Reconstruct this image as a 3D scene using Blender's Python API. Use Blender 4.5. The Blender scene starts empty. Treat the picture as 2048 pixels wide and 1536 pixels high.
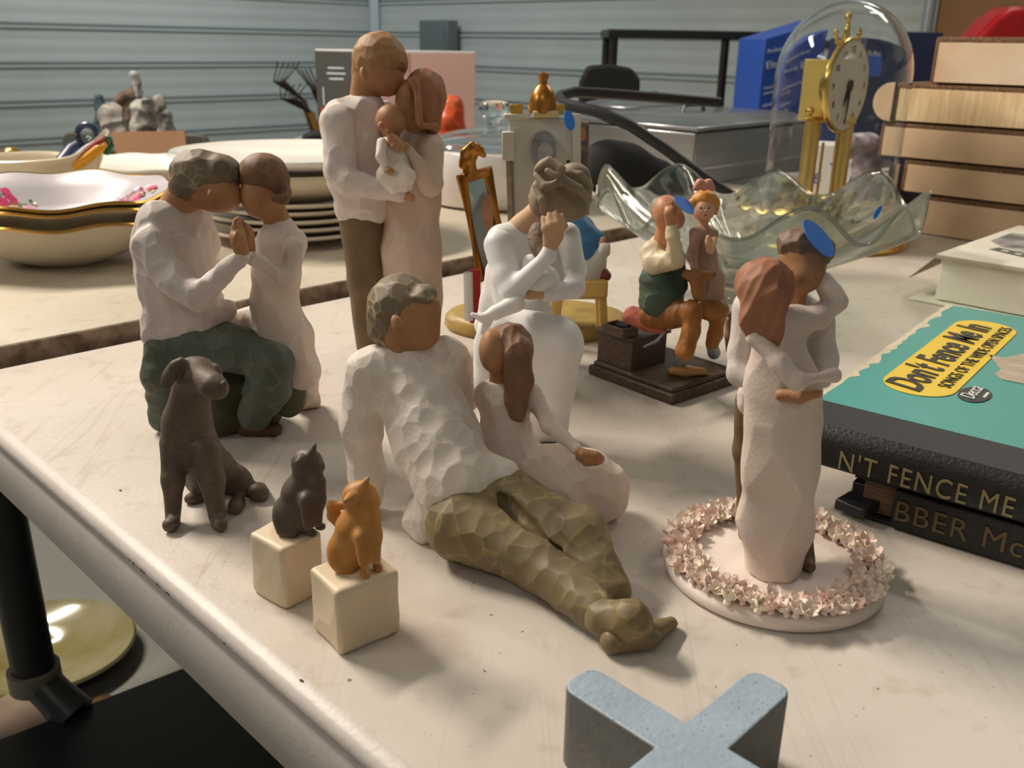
import bpy, math, random
import numpy as np
from mathutils import Vector, Matrix
random.seed(7)
C = bpy.context.scene.collection
SC = bpy.context.scene
# ---------------------------------------------------------------- camera
H, FPX, FLOOR = 0.27, 1850.0, -0.74
PITCH, ROLL = math.atan(680/FPX), math.radians(0.97)
fw = np.array([0, math.cos(PITCH), -math.sin(PITCH)])
r0 = np.array([1.0, 0, 0]); u0 = np.cross(r0, fw)
RT = r0*math.cos(ROLL)+u0*math.sin(ROLL); UP = -r0*math.sin(ROLL)+u0*math.cos(ROLL); FW = fw
CAM = np.array([0, 0, H])
cd = bpy.data.cameras.new('camera'); cam = bpy.data.objects.new('camera', cd); C.objects.link(cam)
cd.sensor_width = 36; cd.lens = FPX/2048*36; cd.clip_start = .01; cd.clip_end = 60
m = Matrix(((RT[0], UP[0], -FW[0], 0), (RT[1], UP[1], -FW[1], 0), (RT[2], UP[2], -FW[2], H), (0, 0, 0, 1)))
cam.matrix_world = m
cd.dof.use_dof = True; cd.dof.focus_distance = .56; cd.dof.aperture_fstop = 15
SC.camera = cam
# ---------------------------------------------------------------- world, lights, exposure
W = bpy.data.worlds.new('world'); SC.world = W; W.use_nodes = True
W.node_tree.nodes['Background'].inputs[0].default_value = (.9, .94, 1, 1)
W.node_tree.nodes['Background'].inputs[1].default_value = .05
SC.view_settings.view_transform = 'Standard'; SC.view_settings.look = 'None'
SC.view_settings.exposure = 0.13; SC.view_settings.gamma = 1
SC.view_settings.use_curve_mapping = False
def area(name, loc, aim, sx, sy, power, col):
    l = bpy.data.lights.new(name, 'AREA'); l.shape = 'RECTANGLE'; l.size = sx; l.size_y = sy; l.energy = power; l.color = col
    o = bpy.data.objects.new(name, l); C.objects.link(o); o.location = loc
    d = Vector(aim)-Vector(loc); o.rotation_euler = d.to_track_quat('-Z', 'Y').to_euler(); return o
area('tube_and_fill_light', (-1.75, 1.75, 2.0), (0, .5, 0), 1.0, .16, 90, (1, .90, .77))
area('tube_and_fill_light', (1.9, 2.6, 2.2), (.4, .9, 0), 1.2, .16, 13, (1, .90, .76))
area('tube_and_fill_light', (-.3, -2.2, 2.2), (0, .6, 0), 1.4, .3, 3, (1, .90, .78))  # added weak fill from the camera side, not a known lamp
area('tube_and_fill_light', (-3.2, -.6, 2.2), (0, .5, 0), 1.2, .2, 17, (1, .93, .84))  # fill added from the left to brighten the table skirt and left faces
area('tube_and_fill_light', (-1.5, 4.6, 2.2), (-2.0, 7.5, .2), 1.6, .3, 36, (.94, .98, 1))
area('tube_and_fill_light', (2.5, 4.3, 2.2), (2.5, 6.5, .2), 1.6, .3, 28, (.94, .98, 1))
# ---------------------------------------------------------------- pixel helpers (reference frame 2048x1536)
def ray(x, y): return FW+RT*(x-1024)/FPX+UP*(768-y)/FPX
def at(x, y, z=0.0):
    d = ray(x, y); return CAM+d*((z-H)/d[2])
def aty(x, y, Y):
    d = ray(x, y); return CAM+d*(Y/d[1])
def dep(P): return float((np.asarray(P)-CAM)@FW)
TA = np.array([-.481, .718, 0.]); E2 = np.array([.7036, .7106, 0.]); E1 = np.array([.7106, -.7036, 0.]); EZ = np.array([0, 0, 1.])
# ---------------------------------------------------------------- materials
def lin(c):
    return tuple(((v/255)/12.92 if v/255 < .04045 else ((v/255+.055)/1.055)**2.4) for v in c)+(1,)
MATS = {}
def mt(key, rgb, rough=.5, metal=0, var=0, vs=30, wash=None, bump=0, bs=200, spec=.5, trans=0, coat=0, emit=0, rgb2=None, alpha=1, strx=(1, 1, 1), sss=0, vor=0):
    if key in MATS: return MATS[key]
    M = bpy.data.materials.new(key); M.use_nodes = True; N = M.node_tree; n = N.nodes; L = N.links
    b = n['Principled BSDF']; b.inputs['Base Color'].default_value = lin(rgb); b.inputs['Roughness'].default_value = rough
    b.inputs['Metallic'].default_value = metal; b.inputs['Specular IOR Level'].default_value = spec
    b.inputs['Transmission Weight'].default_value = trans; b.inputs['Coat Weight'].default_value = coat
    if alpha < 1: b.inputs['Alpha'].default_value = alpha
    if sss: b.inputs['Subsurface Weight'].default_value = sss; b.inputs['Subsurface Radius'].default_value = (.004, .003, .002)
    if emit: b.inputs['Emission Color'].default_value = lin(rgb); b.inputs['Emission Strength'].default_value = emit
    tc = n.new('ShaderNodeTexCoord'); mp = n.new('ShaderNodeMapping'); mp.inputs['Scale'].default_value = strx
    L.new(tc.outputs['Object'], mp.inputs[0])
    col = None
    def mix(fac, a, bb, mode='MIX'):
        x = n.new('ShaderNodeMix'); x.data_type = 'RGBA'; x.blend_type = mode
        for i, v in ((0, fac), (6, a), (7, bb)):
            if hasattr(v, 'is_linked'): L.new(v, x.inputs[i])
            else: x.inputs[i].default_value = v
        return x.outputs[2]
    if var:
        t = n.new('ShaderNodeTexNoise'); t.inputs['Scale'].default_value = vs; t.inputs['Detail'].default_value = 6
        L.new(mp.outputs[0], t.inputs['Vector'])
        r = n.new('ShaderNodeValToRGB'); r.color_ramp.elements[0].position = .35; r.color_ramp.elements[1].position = .68
        L.new(t.outputs[0], r.inputs[0])
        c2 = lin(rgb2) if rgb2 else tuple(v*(1-var) for v in lin(rgb)[:3])+(1,)
        mm = n.new('ShaderNodeMath'); mm.operation = 'MULTIPLY'; mm.inputs[1].default_value = 1 if rgb2 is None else var
        L.new(r.outputs[0], mm.inputs[0])
        col = mix(mm.outputs[0], lin(rgb), c2)
    if wash:
        a = n.new('ShaderNodeAttribute'); a.attribute_name = 'edge'
        t = n.new('ShaderNodeTexNoise'); t.inputs['Scale'].default_value = 70; t.inputs['Detail'].default_value = 5; L.new(tc.outputs['Object'], t.inputs['Vector'])
        r = n.new('ShaderNodeValToRGB'); r.color_ramp.elements[0].position = .42; r.color_ramp.elements[1].position = .68
        L.new(t.outputs[0], r.inputs[0])
        mm = n.new('ShaderNodeMath'); mm.operation = 'MULTIPLY'; L.new(a.outputs['Fac'], mm.inputs[0]); L.new(r.outputs[0], mm.inputs[1])
        m2 = n.new('ShaderNodeMath'); m2.operation = 'MULTIPLY'; m2.inputs[1].default_value = wash[1]; L.new(mm.outputs[0], m2.inputs[0])
        col = mix(m2.outputs[0], col if col is not None else lin(rgb), lin(wash[0]))
    if vor:
        v = n.new('ShaderNodeTexVoronoi'); v.inputs['Scale'].default_value = vor; L.new(tc.outputs['Object'], v.inputs['Vector'])
        r = n.new('ShaderNodeValToRGB'); r.color_ramp.elements[0].position = .13; r.color_ramp.elements[1].position = .2
        L.new(v.outputs['Distance'], r.inputs[0])
        t = n.new('ShaderNodeTexNoise'); t.inputs['Scale'].default_value = vor*.35; L.new(tc.outputs['Object'], t.inputs['Vector'])
        r2 = n.new('ShaderNodeValToRGB'); r2.color_ramp.elements[0].position = .48; r2.color_ramp.elements[1].position = .56
        L.new(t.outputs[0], r2.inputs[0])
        s = n.new('ShaderNodeMath'); s.operation = 'SUBTRACT'; s.use_clamp = True; L.new(r2.outputs[0], s.inputs[0]); L.new(r.outputs[0], s.inputs[1])
        col = mix(s.outputs[0], col if col is not None else lin(rgb), lin((66, 76, 92)))
    if col is not None: L.new(col, b.inputs['Base Color'])
    if bump:
        t = n.new('ShaderNodeTexNoise'); t.inputs['Scale'].default_value = bs; t.inputs['Detail'].default_value = 4
        L.new(mp.outputs[0], t.inputs['Vector'])
        bp = n.new('ShaderNodeBump'); bp.inputs['Strength'].default_value = bump; bp.inputs['Distance'].default_value = .002
        L.new(t.outputs[0], bp.inputs['Height']); L.new(bp.outputs[0], b.inputs['Normal'])
    MATS[key] = M; return M
def thin_glass(key, tint, bump=0, bs=60, strx=(1, 1, 1)):
    M = bpy.data.materials.new(key); M.use_nodes = True; N = M.node_tree; n = N.nodes; L = N.links; n.clear()
    out = n.new('ShaderNodeOutputMaterial'); mx = n.new('ShaderNodeMixShader'); t = n.new('ShaderNodeBsdfTransparent'); g = n.new('ShaderNodeBsdfGlossy'); lw = n.new('ShaderNodeLayerWeight'); pw = n.new('ShaderNodeMath'); f = n.new('ShaderNodeMath')
    t.inputs[0].default_value = lin(tint); g.inputs['Roughness'].default_value = .02; lw.inputs[0].default_value = .5; pw.operation = 'POWER'; pw.inputs[1].default_value = 3.2; f.operation = 'MULTIPLY_ADD'; f.inputs[1].default_value = .75; f.inputs[2].default_value = .07; L.new(lw.outputs['Facing'], pw.inputs[0]); L.new(pw.outputs[0], f.inputs[0])
    L.new(f.outputs[0], mx.inputs[0]); L.new(t.outputs[0], mx.inputs[1]); L.new(g.outputs[0], mx.inputs[2])
    gl_ = n.new('ShaderNodeBsdfGlass'); gl_.inputs['IOR'].default_value = 1.36; gl_.inputs['Color'].default_value = lin(tint); m2 = n.new('ShaderNodeMixShader'); m2.inputs[0].default_value = .5; L.new(mx.outputs[0], m2.inputs[1]); L.new(gl_.outputs[0], m2.inputs[2]); L.new(m2.outputs[0], out.inputs[0])
    if bump:
        tc = n.new('ShaderNodeTexCoord'); mp = n.new('ShaderNodeMapping'); mp.inputs['Scale'].default_value = strx; L.new(tc.outputs['Object'], mp.inputs[0])
        x = n.new('ShaderNodeTexNoise'); x.inputs['Scale'].default_value = bs; L.new(mp.outputs[0], x.inputs['Vector'])
        b = n.new('ShaderNodeBump'); b.inputs['Strength'].default_value = bump; b.inputs['Distance'].default_value = .004; L.new(x.outputs[0], b.inputs['Height'])
        L.new(b.outputs[0], g.inputs['Normal']); L.new(b.outputs[0], lw.inputs['Normal']); L.new(b.outputs[0], gl_.inputs['Normal'])
    return M
# ---------------------------------------------------------------- objects
def absloc(o):
    v = Vector((0, 0, 0))
    while o: v += o.location; o = o.parent
    return np.array(v)
def tag(o, label=None, cat=None, group=None, kind=None):
    if label: o['label'] = label
    if cat: o['category'] = cat
    if group: o['group'] = group
    if kind: o['kind'] = kind
    return o
def empty(name, loc, label, cat, group=None):
    o = bpy.data.objects.new(name, None); C.objects.link(o); o.location = tuple(loc); o.empty_display_size = .02
    return tag(o, label, cat, group)
def link(name, me, mat, parent=None, label=None):
    o = bpy.data.objects.new(name, me); C.objects.link(o)
    for k in (mat if isinstance(mat, (list, tuple)) else [mat]): me.materials.append(k)
    if parent: o.parent = parent
    if label: o['label'] = label
    return o
def dup(root, loc=None, label=None, group=None):
    r = root.copy(); C.objects.link(r)
    if loc is not None: r.location = tuple(loc)
    if label: r['label'] = label
    if group: r['group'] = group
    for ch in [c for c in root.children]:
        c = ch.copy(); C.objects.link(c); c.parent = r
        for g in ch.children:
            d = g.copy(); C.objects.link(d); d.parent = c
    return r
class MB:
    def __init__(s): s.v = []; s.f = []; s.mi = []
    def add(s, v, f, mi=0):
        k = len(s.v); s.v += [tuple(p) for p in v]; s.f += [tuple(i+k for i in q) for q in f]; s.mi += [mi]*len(f); return s
    def box(s, c, dx, dy, dz, hx, hy, hz, mi=0):      # centre, axes, half sizes
        c = np.asarray(c, float); dx, dy, dz = (np.asarray(a, float) for a in (dx, dy, dz))
        v = [c+dx*hx*a+dy*hy*b+dz*hz*d for a in (-1, 1) for b in (-1, 1) for d in (-1, 1)]
        return s.add(v, [(0, 1, 3, 2), (4, 6, 7, 5), (0, 4, 5, 1), (2, 3, 7, 6), (0, 2, 6, 4), (1, 5, 7, 3)], mi)
    def hexa(s, b, t, mi=0):      # bottom quad, top quad
        return s.add(list(b)+list(t), [(3, 2, 1, 0), (4, 5, 6, 7)]+[(i, (i+1) % 4, (i+1) % 4+4, i+4) for i in range(4)], mi)
    def lathe(s, c, prof, n=48, mi=0, fn=None, ax=(1, 1), rot=0, closed=False, dirs=None):
        c = np.asarray(c, float); X, Y, Z = dirs if dirs else (np.array([1., 0, 0]), np.array([0, 1., 0]), EZ)
        v = []
        for i, (r, z) in enumerate(prof):
            for j in range(n):
                a = 2*math.pi*j/n; rr, zz = (r, z) if fn is None else fn(a, r, z, i)
                x, y = rr*ax[0]*math.cos(a), rr*ax[1]*math.sin(a)
                x, y = x*math.cos(rot)-y*math.sin(rot), x*math.sin(rot)+y*math.cos(rot)
                v.append(c+X*x+Y*y+Z*zz)
        f = []; P = len(prof)
        for i in range(P-1 if not closed else P):
            for j in range(n):
                k = (j+1) % n; i2 = (i+1) % P; f.append((i*n+j, i*n+k, i2*n+k, i2*n+j))
        if not closed:
            if prof[0][0] > 1e-6: f.append(tuple(range(n-1, -1, -1)))
            if prof[-1][0] > 1e-6: f.append(tuple((P-1)*n+j for j in range(n)))
        return s.add(v, f, mi)
    def tube(s, pts, r, n=10, mi=0, closed=False, flat=1, upv=None):
        pts = [np.asarray(p, float) for p in pts]; N = len(pts); rs = r if hasattr(r, '__len__') else [r]*N
        v = []; pu = np.asarray(upv if upv is not None else (0.01, .02, 1.), float)
        for i, p in enumerate(pts):
            a = pts[i-1] if (i or closed) else p; b = pts[(i+1) % N] if (i < N-1 or closed) else p
            t = b-a; t /= np.linalg.norm(t)+1e-12; u = np.cross(t, pu)
            if np.linalg.norm(u) < 1e-3: u = np.cross(t, (1., 0, 0))
            u /= np.linalg.norm(u); w = np.cross(u, t)
            for j in range(n):
                q = 2*math.pi*j/n; v.append(p+rs[i]*(u*math.cos(q)+w*math.sin(q)*flat))
        f = []
        for i in range(N if closed else N-1):
            for j in range(n):
                k = (j+1) % n; i2 = (i+1) % N; f.append((i*n+j, i*n+k, i2*n+k, i2*n+j))
        if not closed: f += [tuple(range(n-1, -1, -1)), tuple((N-1)*n+j for j in range(n))]
        return s.add(v, f, mi)
    def prism(s, o, X, Y, Z, poly, h, mi=0):      # 2d polygon in X,Y from o, extruded h along Z
        o, X, Y, Z = (np.asarray(a, float) for a in (o, X, Y, Z)); n = len(poly)
        v = [o+X*a+Y*b for a, b in poly]+[o+X*a+Y*b+Z*h for a, b in poly]
        return s.add(v, [tuple(range(n-1, -1, -1)), tuple(range(n, 2*n))]+[(i, (i+1) % n, (i+1) % n+n, i+n) for i in range(n)], mi)
    def build(s, name, mat, parent=None, bev=0, smooth=35, label=None, seg=2, sub=0, solid=0):
        off = absloc(parent) if parent else np.zeros(3)
        me = bpy.data.meshes.new(name); me.from_pydata([tuple(np.asarray(p)-off) for p in s.v], [], s.f)
        me.polygons.foreach_set('material_index', s.mi); me.update()
        import bmesh
        b = bmesh.new(); b.from_mesh(me); bmesh.ops.recalc_face_normals(b, faces=b.faces); b.to_mesh(me); b.free()
        if smooth:
            me.shade_smooth(); me.set_sharp_from_angle(angle=math.radians(smooth))
        o = link(name, me, mat, parent, label)
        if solid: q = o.modifiers.new('s', 'SOLIDIFY'); q.thickness = solid; q.offset = 0
        if bev: q = o.modifiers.new('b', 'BEVEL'); q.width = bev; q.segments = seg; q.limit_method = 'ANGLE'; q.angle_limit = math.radians(40)
        if sub: q = o.modifiers.new('u', 'SUBSURF'); q.levels = sub; q.render_levels = sub
        return o
def text(name, s, size, o, X, Y, mat, parent, ext=.0002, label=None, shear=0, sx=1, bold=0, sp=1):
    cu = bpy.data.curves.new(name, 'FONT'); cu.body = s; cu.size = size; cu.extrude = ext; cu.shear = shear; cu.offset = bold; cu.space_character = sp
    ob = bpy.data.objects.new(name, cu); C.objects.link(ob); cu.materials.append(mat)
    bpy.context.view_layer.update(); me = bpy.data.meshes.new_from_object(ob.evaluated_get(bpy.context.evaluated_depsgraph_get())); bpy.data.objects.remove(ob); ob = bpy.data.objects.new(name, me); C.objects.link(ob)
    if not me.materials: me.materials.append(mat)
    X = np.asarray(X, float); Y = np.asarray(Y, float); X = X/np.linalg.norm(X); Z = np.cross(X, Y); Z /= np.linalg.norm(Z); Y = np.cross(Z, X)
    off = absloc(parent) if parent else np.zeros(3); p = np.asarray(o)-off+Z*ext*1.5
    ob.parent = parent
    ob.matrix_basis = Matrix([[X[i]*sx, Y[i], Z[i], p[i]] for i in range(3)]+[[0, 0, 0, 1]])
    if label: ob['label'] = label
    return ob
# ---------------------------------------------------------------- sculpting by distance fields
def hsh(I, seed):
    h = (I[..., 0]*73856093) ^ (I[..., 1]*19349663) ^ (I[..., 2]*83492791) ^ (seed*2654435)
    h = (h ^ (h >> 13))*1274126177 & 0x7fffffff
    return np.stack([(h & 1023)/1023., ((h >> 10) & 1023)/1023., ((h >> 20) & 1023)/1023.], -1)
def cells(P, size, seed=0):
    Q = P/size; I = np.floor(Q).astype(np.int64); f1 = np.full(len(P), 9.); f2 = f1.copy()
    for a in (-1, 0, 1):
        for b in (-1, 0, 1):
            for c in (-1, 0, 1):
                J = I+np.array([a, b, c]); d = np.linalg.norm(J+hsh(J, seed)-Q, axis=1)
                f2 = np.minimum(f2, np.maximum(d, f1)); f1 = np.minimum(f1, d)
    return f1, f2
class S:
    def __init__(s, k=5): s.p = []; s.k = k/1000
    def P(s, q, rz=True):
        x, y, Y, r = q
        if Y is None:
            lo, hi = .15, 3.
            for _ in range(30):
                mi = (lo+hi)/2; p = aty(x, y, mi)
                if p[2]-r*dep(p)/FPX > GZ[0]: lo = mi
                else: hi = mi
            p = aty(x, y, lo)
        else: p = aty(x, y, Y/100)
        return p, r*dep(p)/FPX
    def c(s, pts, q=1, k=None, sub=0):
        pp = [s.P(a) for a in pts]
        if len(pp) == 1: pp = pp*2
        for a, b in zip(pp[:-1], pp[1:]): s.p.append(('c', a[0], b[0], a[1], b[1], q, s.k if k is None else k/1000, sub))
        return s
    def e(s, x, y, Y, rx, ry, rd=None, rot=0, k=None, sub=0):
        p, r = s.P((x, y, Y, ry)); sc = dep(p)/FPX; a = math.radians(rot)
        X = RT*math.cos(a)-UP*math.sin(a); U = RT*math.sin(a)+UP*math.cos(a)
        s.p.append(('e', p, (X, U, FW), (rx*sc, ry*sc, (rd or rx)*sc), 0, 0, s.k if k is None else k/1000, sub)); return s
    def cut(s, x, y, Y, ang, k=1):      # remove what lies above a line through the pixel; ang = direction of the normal, degrees
        p = aty(x, y, Y/100); a = math.radians(ang)
        s.p.append(('h', p, RT*math.cos(a)+UP*math.sin(a), 0, 0, 0, k/1000, 1)); return s
    def box(s, c, ax, h, r=.001, k=None, sub=0):
        s.p.append(('b', np.asarray(c), ax, h, r, 0, s.k if k is None else k/1000, sub)); return s
    def join(s, o, shrink=.0028):
        for a in o.p:
            a = list(a)
            if a[-1]: continue
            if a[0] == 'c': a[3] = max(a[3]-shrink, .001); a[4] = max(a[4]-shrink, .001)
            elif a[0] == 'e': a[3] = tuple(max(v-shrink, .001) for v in a[3])
            s.p.append(tuple(a))
        return s
    def mesh(s, name, mat, parent=None, vox=1.1, carve=None, clip='g', label=None, seed=1, fold=None, lap=2):
        vox /= 1000; B = []
        for a in s.p:
            m = a[6]+2*vox
            if a[0] == 'c':
                r = max(a[3], a[4])+m; B.append((np.minimum(a[1], a[2])-r, np.maximum(a[1], a[2])+r))
            elif a[0] == 'e':
                X = a[2]; e = np.abs(X[0])*a[3][0]+np.abs(X[1])*a[3][1]+np.abs(X[2])*a[3][2]+m; B.append((a[1]-e, a[1]+e))
            elif a[0] == 'b':
                X = a[2]; e = sum(np.abs(X[i])*a[3][i] for i in range(3))+m; B.append((a[1]-e, a[1]+e))
            else: B.append(None)
        add = [b for a, b in zip(s.p, B) if b is not None and not a[-1]]
        lo = np.min([b[0] for b in add], 0); hi = np.max([b[1] for b in add], 0)
        gz = GZ[0] if clip == 'g' else clip
        if gz is not None: lo[2] = max(lo[2], gz-2*vox)
        n = np.ceil((hi-lo)/vox).astype(int)+1
        F = np.full(n, .05, np.float32); ax = [lo[i]+np.arange(n[i])*vox for i in range(3)]
        for a, b in zip(s.p, B):
            if b is None: i0 = np.zeros(3, int); i1 = n
            else:
                i0 = np.clip(np.floor((b[0]-lo)/vox).astype(int), 0, n); i1 = np.clip(np.ceil((b[1]-lo)/vox).astype(int)+1, 0, n)
            if (i1-i0).min() <= 0: continue
            sl = tuple(slice(i0[i], i1[i]) for i in range(3))
            x = ax[0][sl[0]][:, None, None].astype(np.float32); y = ax[1][sl[1]][None, :, None].astype(np.float32); z = ax[2][sl[2]][None, None, :].astype(np.float32)
            p = a[1]
            if a[0] == 'c':
                A, Bp = a[1], a[2]; q = a[5]; g = (1/q-1)
                d = Bp-A; df = d@FW; dd = d+FW*df*g; L = dd@dd+1e-12
                X0 = x-A[0]; Y0 = y-A[1]; Z0 = z-A[2]
                if g:
                    f = (X0*FW[0]+Y0*FW[1]+Z0*FW[2])*g; X0 = X0+f*FW[0]; Y0 = Y0+f*FW[1]; Z0 = Z0+f*FW[2]
                t = np.clip((X0*dd[0]+Y0*dd[1]+Z0*dd[2])/L, 0, 1)
                D = np.sqrt((X0-t*dd[0])**2+(Y0-t*dd[1])**2+(Z0-t*dd[2])**2)-(a[3]+(a[4]-a[3])*t)
                if q < 1: D = D*max(q, .6)
            elif a[0] in 'eb':
                X = a[2]; l = [(x-p[0])*X[i][0]+(y-p[1])*X[i][1]+(z-p[2])*X[i][2] for i in range(3)]
                if a[0] == 'e':
                    R = a[3]; k0 = np.sqrt(sum((l[i]/R[i])**2 for i in range(3))); k1 = np.sqrt(sum((l[i]/R[i]**2)**2 for i in range(3)))+1e-6
                    D = k0*(k0-1)/k1; D = np.where(k0 < .05, -min(R), D)
                else:
                    r = a[4]; e = [np.abs(l[i])-(a[3][i]-r) for i in range(3)]
                    D = np.sqrt(sum(np.maximum(v, 0)**2 for v in e))+np.minimum(np.maximum(np.maximum(e[0], e[1]), e[2]), 0)-r
            else:
                D = -((x-p[0])*a[2][0]+(y-p[1])*a[2][1]+(z-p[2])*a[2][2])
            k = max(a[6], 1e-5); Fs = F[sl]
            if a[-1]: D = -D; h = np.maximum(k-np.abs(Fs-D), 0)/k; F[sl] = np.maximum(Fs, D)+h*h*k*.25
            else: h = np.maximum(k-np.abs(Fs-D), 0)/k; F[sl] = np.minimum(Fs, D)-h*h*k*.25
        if gz is not None: F = np.maximum(F, (gz-ax[2])[None, None, :].astype(np.float32))
        F[0], F[-1], F[:, 0], F[:, -1], F[:, :, 0], F[:, :, -1] = [np.maximum(q, 1e-4) for q in (F[0], F[-1], F[:, 0], F[:, -1], F[:, :, 0], F[:, :, -1])]
        In = F < 0; c = np.zeros(n-1, np.int8)
        for a in (0, 1):
            for b in (0, 1):
                for d in (0, 1): c += In[a:n[0]-1+a, b:n[1]-1+b, d:n[2]-1+d]
        I = np.argwhere((c > 0) & (c < 8)); idx = np.full(n-1, -1, np.int32); idx[I[:, 0], I[:, 1], I[:, 2]] = np.arange(len(I))
        acc = np.zeros((len(I), 3)); cnt = np.zeros(len(I))
        cor = [(a, b, d) for a in (0, 1) for b in (0, 1) for d in (0, 1)]
        val = {q: F[I[:, 0]+q[0], I[:, 1]+q[1], I[:, 2]+q[2]] for q in cor}
        for q in cor:
            for i in range(3):
                if q[i] == 0:
                    w = list(q); w[i] = 1; w = tuple(w); u, v = val[q], val[w]; mk = (u < 0) != (v < 0)
                    t = np.where(mk, u/np.where(mk, u-v, 1), 0); P = np.array(q, float)+np.zeros((len(I), 3)); P[:, i] += t
                    acc[mk] += P[mk]; cnt[mk] += 1
        V = lo+(I+acc/cnt[:, None])*vox
        Q = []
        for i in range(3):
            j, k = (i+1) % 3, (i+2) % 3
            sa = [slice(0, None)]*3; sa[i] = slice(0, n[i]-1); sb = list(sa); sb[i] = slice(1, n[i])
            A = In[tuple(sa)]; Bb = In[tuple(sb)]; E = np.argwhere(A != Bb)
            E = E[(E[:, j] > 0) & (E[:, k] > 0) & (E[:, j] < n[j]-1) & (E[:, k] < n[k]-1)]
            fl = A[E[:, 0], E[:, 1], E[:, 2]]
            def g(dj, dk):
                T = E.copy(); T[:, j] -= dj; T[:, k] -= dk; return idx[T[:, 0], T[:, 1], T[:, 2]]
            q = np.stack([g(1, 1), g(0, 1), g(0, 0), g(1, 0)], 1); q[~fl] = q[~fl][:, ::-1]; Q.append(q)
        Q = np.concatenate(Q); Q = Q[(Q >= 0).all(1)]
        # laplacian smoothing (keeps the voxel steps out), then carve marks along the normal
        e = np.concatenate([Q[:, [0, 1]], Q[:, [1, 2]], Q[:, [2, 3]], Q[:, [3, 0]]]); deg = np.bincount(e[:, 0], minlength=len(V))[:, None]+1e-9
        def lapl(X): return np.stack([np.bincount(e[:, 0], X[e[:, 1], t], minlength=len(X)) for t in range(3)], 1)/deg
        for _ in range(lap): V = V*.45+lapl(V)*.55
        def normals():
            a = V[Q[:, 2]]-V[Q[:, 0]]; b = V[Q[:, 3]]-V[Q[:, 1]]; nn = np.cross(a, b)
            N = np.stack([sum(np.bincount(Q[:, t], nn[:, d], minlength=len(V)) for t in range(4)) for d in range(3)], 1)
            return N/(np.linalg.norm(N, axis=1)[:, None]+1e-12)
        edge = np.zeros(len(V))
        if fold:      # ridged strands along a world direction: (size, amp, direction)
            N = normals(); d = np.asarray(fold[2], float); d /= np.linalg.norm(d); G = V-np.outer(V@d, d)*.92
            f1, f2 = cells(G, fold[0]/1000, seed+5); V = V+N*((f1**2-.25)*fold[1]/1000)[:, None]; edge = np.clip(1-(f2-f1)/.25, 0, 1)*.6
        if carve:
            N = normals(); G = V.copy(); G[:, 2] *= carve[2] if len(carve) > 2 else 1
            f1, f2 = cells(G, carve[0]/1000, seed); V = V+N*(np.minimum(f1**2, .6)-.3)[:, None]*carve[1]/1000
            edge = np.maximum(edge, np.clip(1-(f2-f1)/.1, 0, 1))
        if gz is not None: V[:, 2] = np.maximum(V[:, 2], gz+.0001)
        off = absloc(parent) if parent else np.zeros(3)
        me = bpy.data.meshes.new(name); me.vertices.add(len(V)); me.vertices.foreach_set('co', (V-off).astype(np.float32).ravel())
        me.loops.add(len(Q)*4); me.loops.foreach_set('vertex_index', Q.astype(np.int32).ravel())
        me.polygons.add(len(Q)); me.polygons.foreach_set('loop_start', np.arange(0, len(Q)*4, 4, dtype=np.int32))
        me.update(calc_edges=True); me.validate(); me.shade_smooth()
        at_ = me.attributes.new('edge', 'FLOAT', 'POINT'); at_.data.foreach_set('value', edge.astype(np.float32))
        return link(name, me, mat, parent, label)
GZ = [0.0]
# ================================================================ room
mwall = mt('siding_white', (192, 198, 194), .45, var=.06, vs=3)
def wall(name, o, d, nrm, length):
    me = bpy.data.meshes.new(name); hs = 3.3
    root = MB().box(o+d*length/2+EZ*(FLOOR+hs/2)-nrm*.03, d, nrm, EZ, length/2, .02, hs/2).build(name, mt('wall_backing', (150, 160, 165), .7))
    tag(root, kind='structure')
    sp = .2185; z = 0.27+.04*1-sp*5+.021
    for k in range(14):
        z0 = z+sp*k-.0
        if z0 > FLOOR+hs-.1: break
        g = MB(); n = [(-.006, -.014), (.002, -.014), (.014, .006), (.045, .006), (.055, .0042), (.07, .0042), (.08, .006), (.12, .006), (.13, .0042), (.145, .0042), (.155, .006), (sp-.03, .006), (sp-.016, .022), (sp-.006, .022), (sp-.006, -.014)]
        pts = [o+EZ*(z0+a)+nrm*b for a, b in n]; v = pts+[p+d*length for p in pts]; N = len(n)
        g.add(v, [(i, i+1, i+1+N, i+N) for i in range(N-1)])
        g.build('siding_panel', mwall, root, smooth=20)
    return root
CR = aty(752, 100, 7.6); CR[2] = 0
WL = wall('wall_left', CR-E2*12, E2, E1, 12)
WR = wall('wall_back', CR-E1*.0, E1, -E2, 9.5)
MB().tube([CR+EZ*FLOOR+(E1-E2)*.04, CR+EZ*2.5+(E1-E2)*.04], .045, 4).build('trim_1', mt('trim_white', (185, 198, 205), .5))
tag(bpy.data.objects['trim_1'], kind='structure')
WF = tag(MB().box(CR-E2*12.+E1*4+EZ*.9, E1, E2, EZ, 6, .05, 1.7).build('wall_front', mwall), kind='structure')
WQ = tag(MB().box(CR+E1*9.5-E2*5+EZ*.9, E2, E1, EZ, 8, .05, 1.7).build('wall_right', mwall), kind='structure')
fl = MB().box((2, 3.2, FLOOR-.02), (1, 0, 0), (0, 1, 0), EZ, 9, 8, .02).build('floor', mt('concrete', (128, 128, 120), .6, var=.25, vs=2, bump=.2, bs=30)); tag(fl, kind='structure')
ce = MB().box((2, 3.2, 2.58), (1, 0, 0), (0, 1, 0), EZ, 9, 8, .02).build('ceiling', mt('ceiling_white', (190, 195, 195), .8)); tag(ce, kind='structure')
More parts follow.
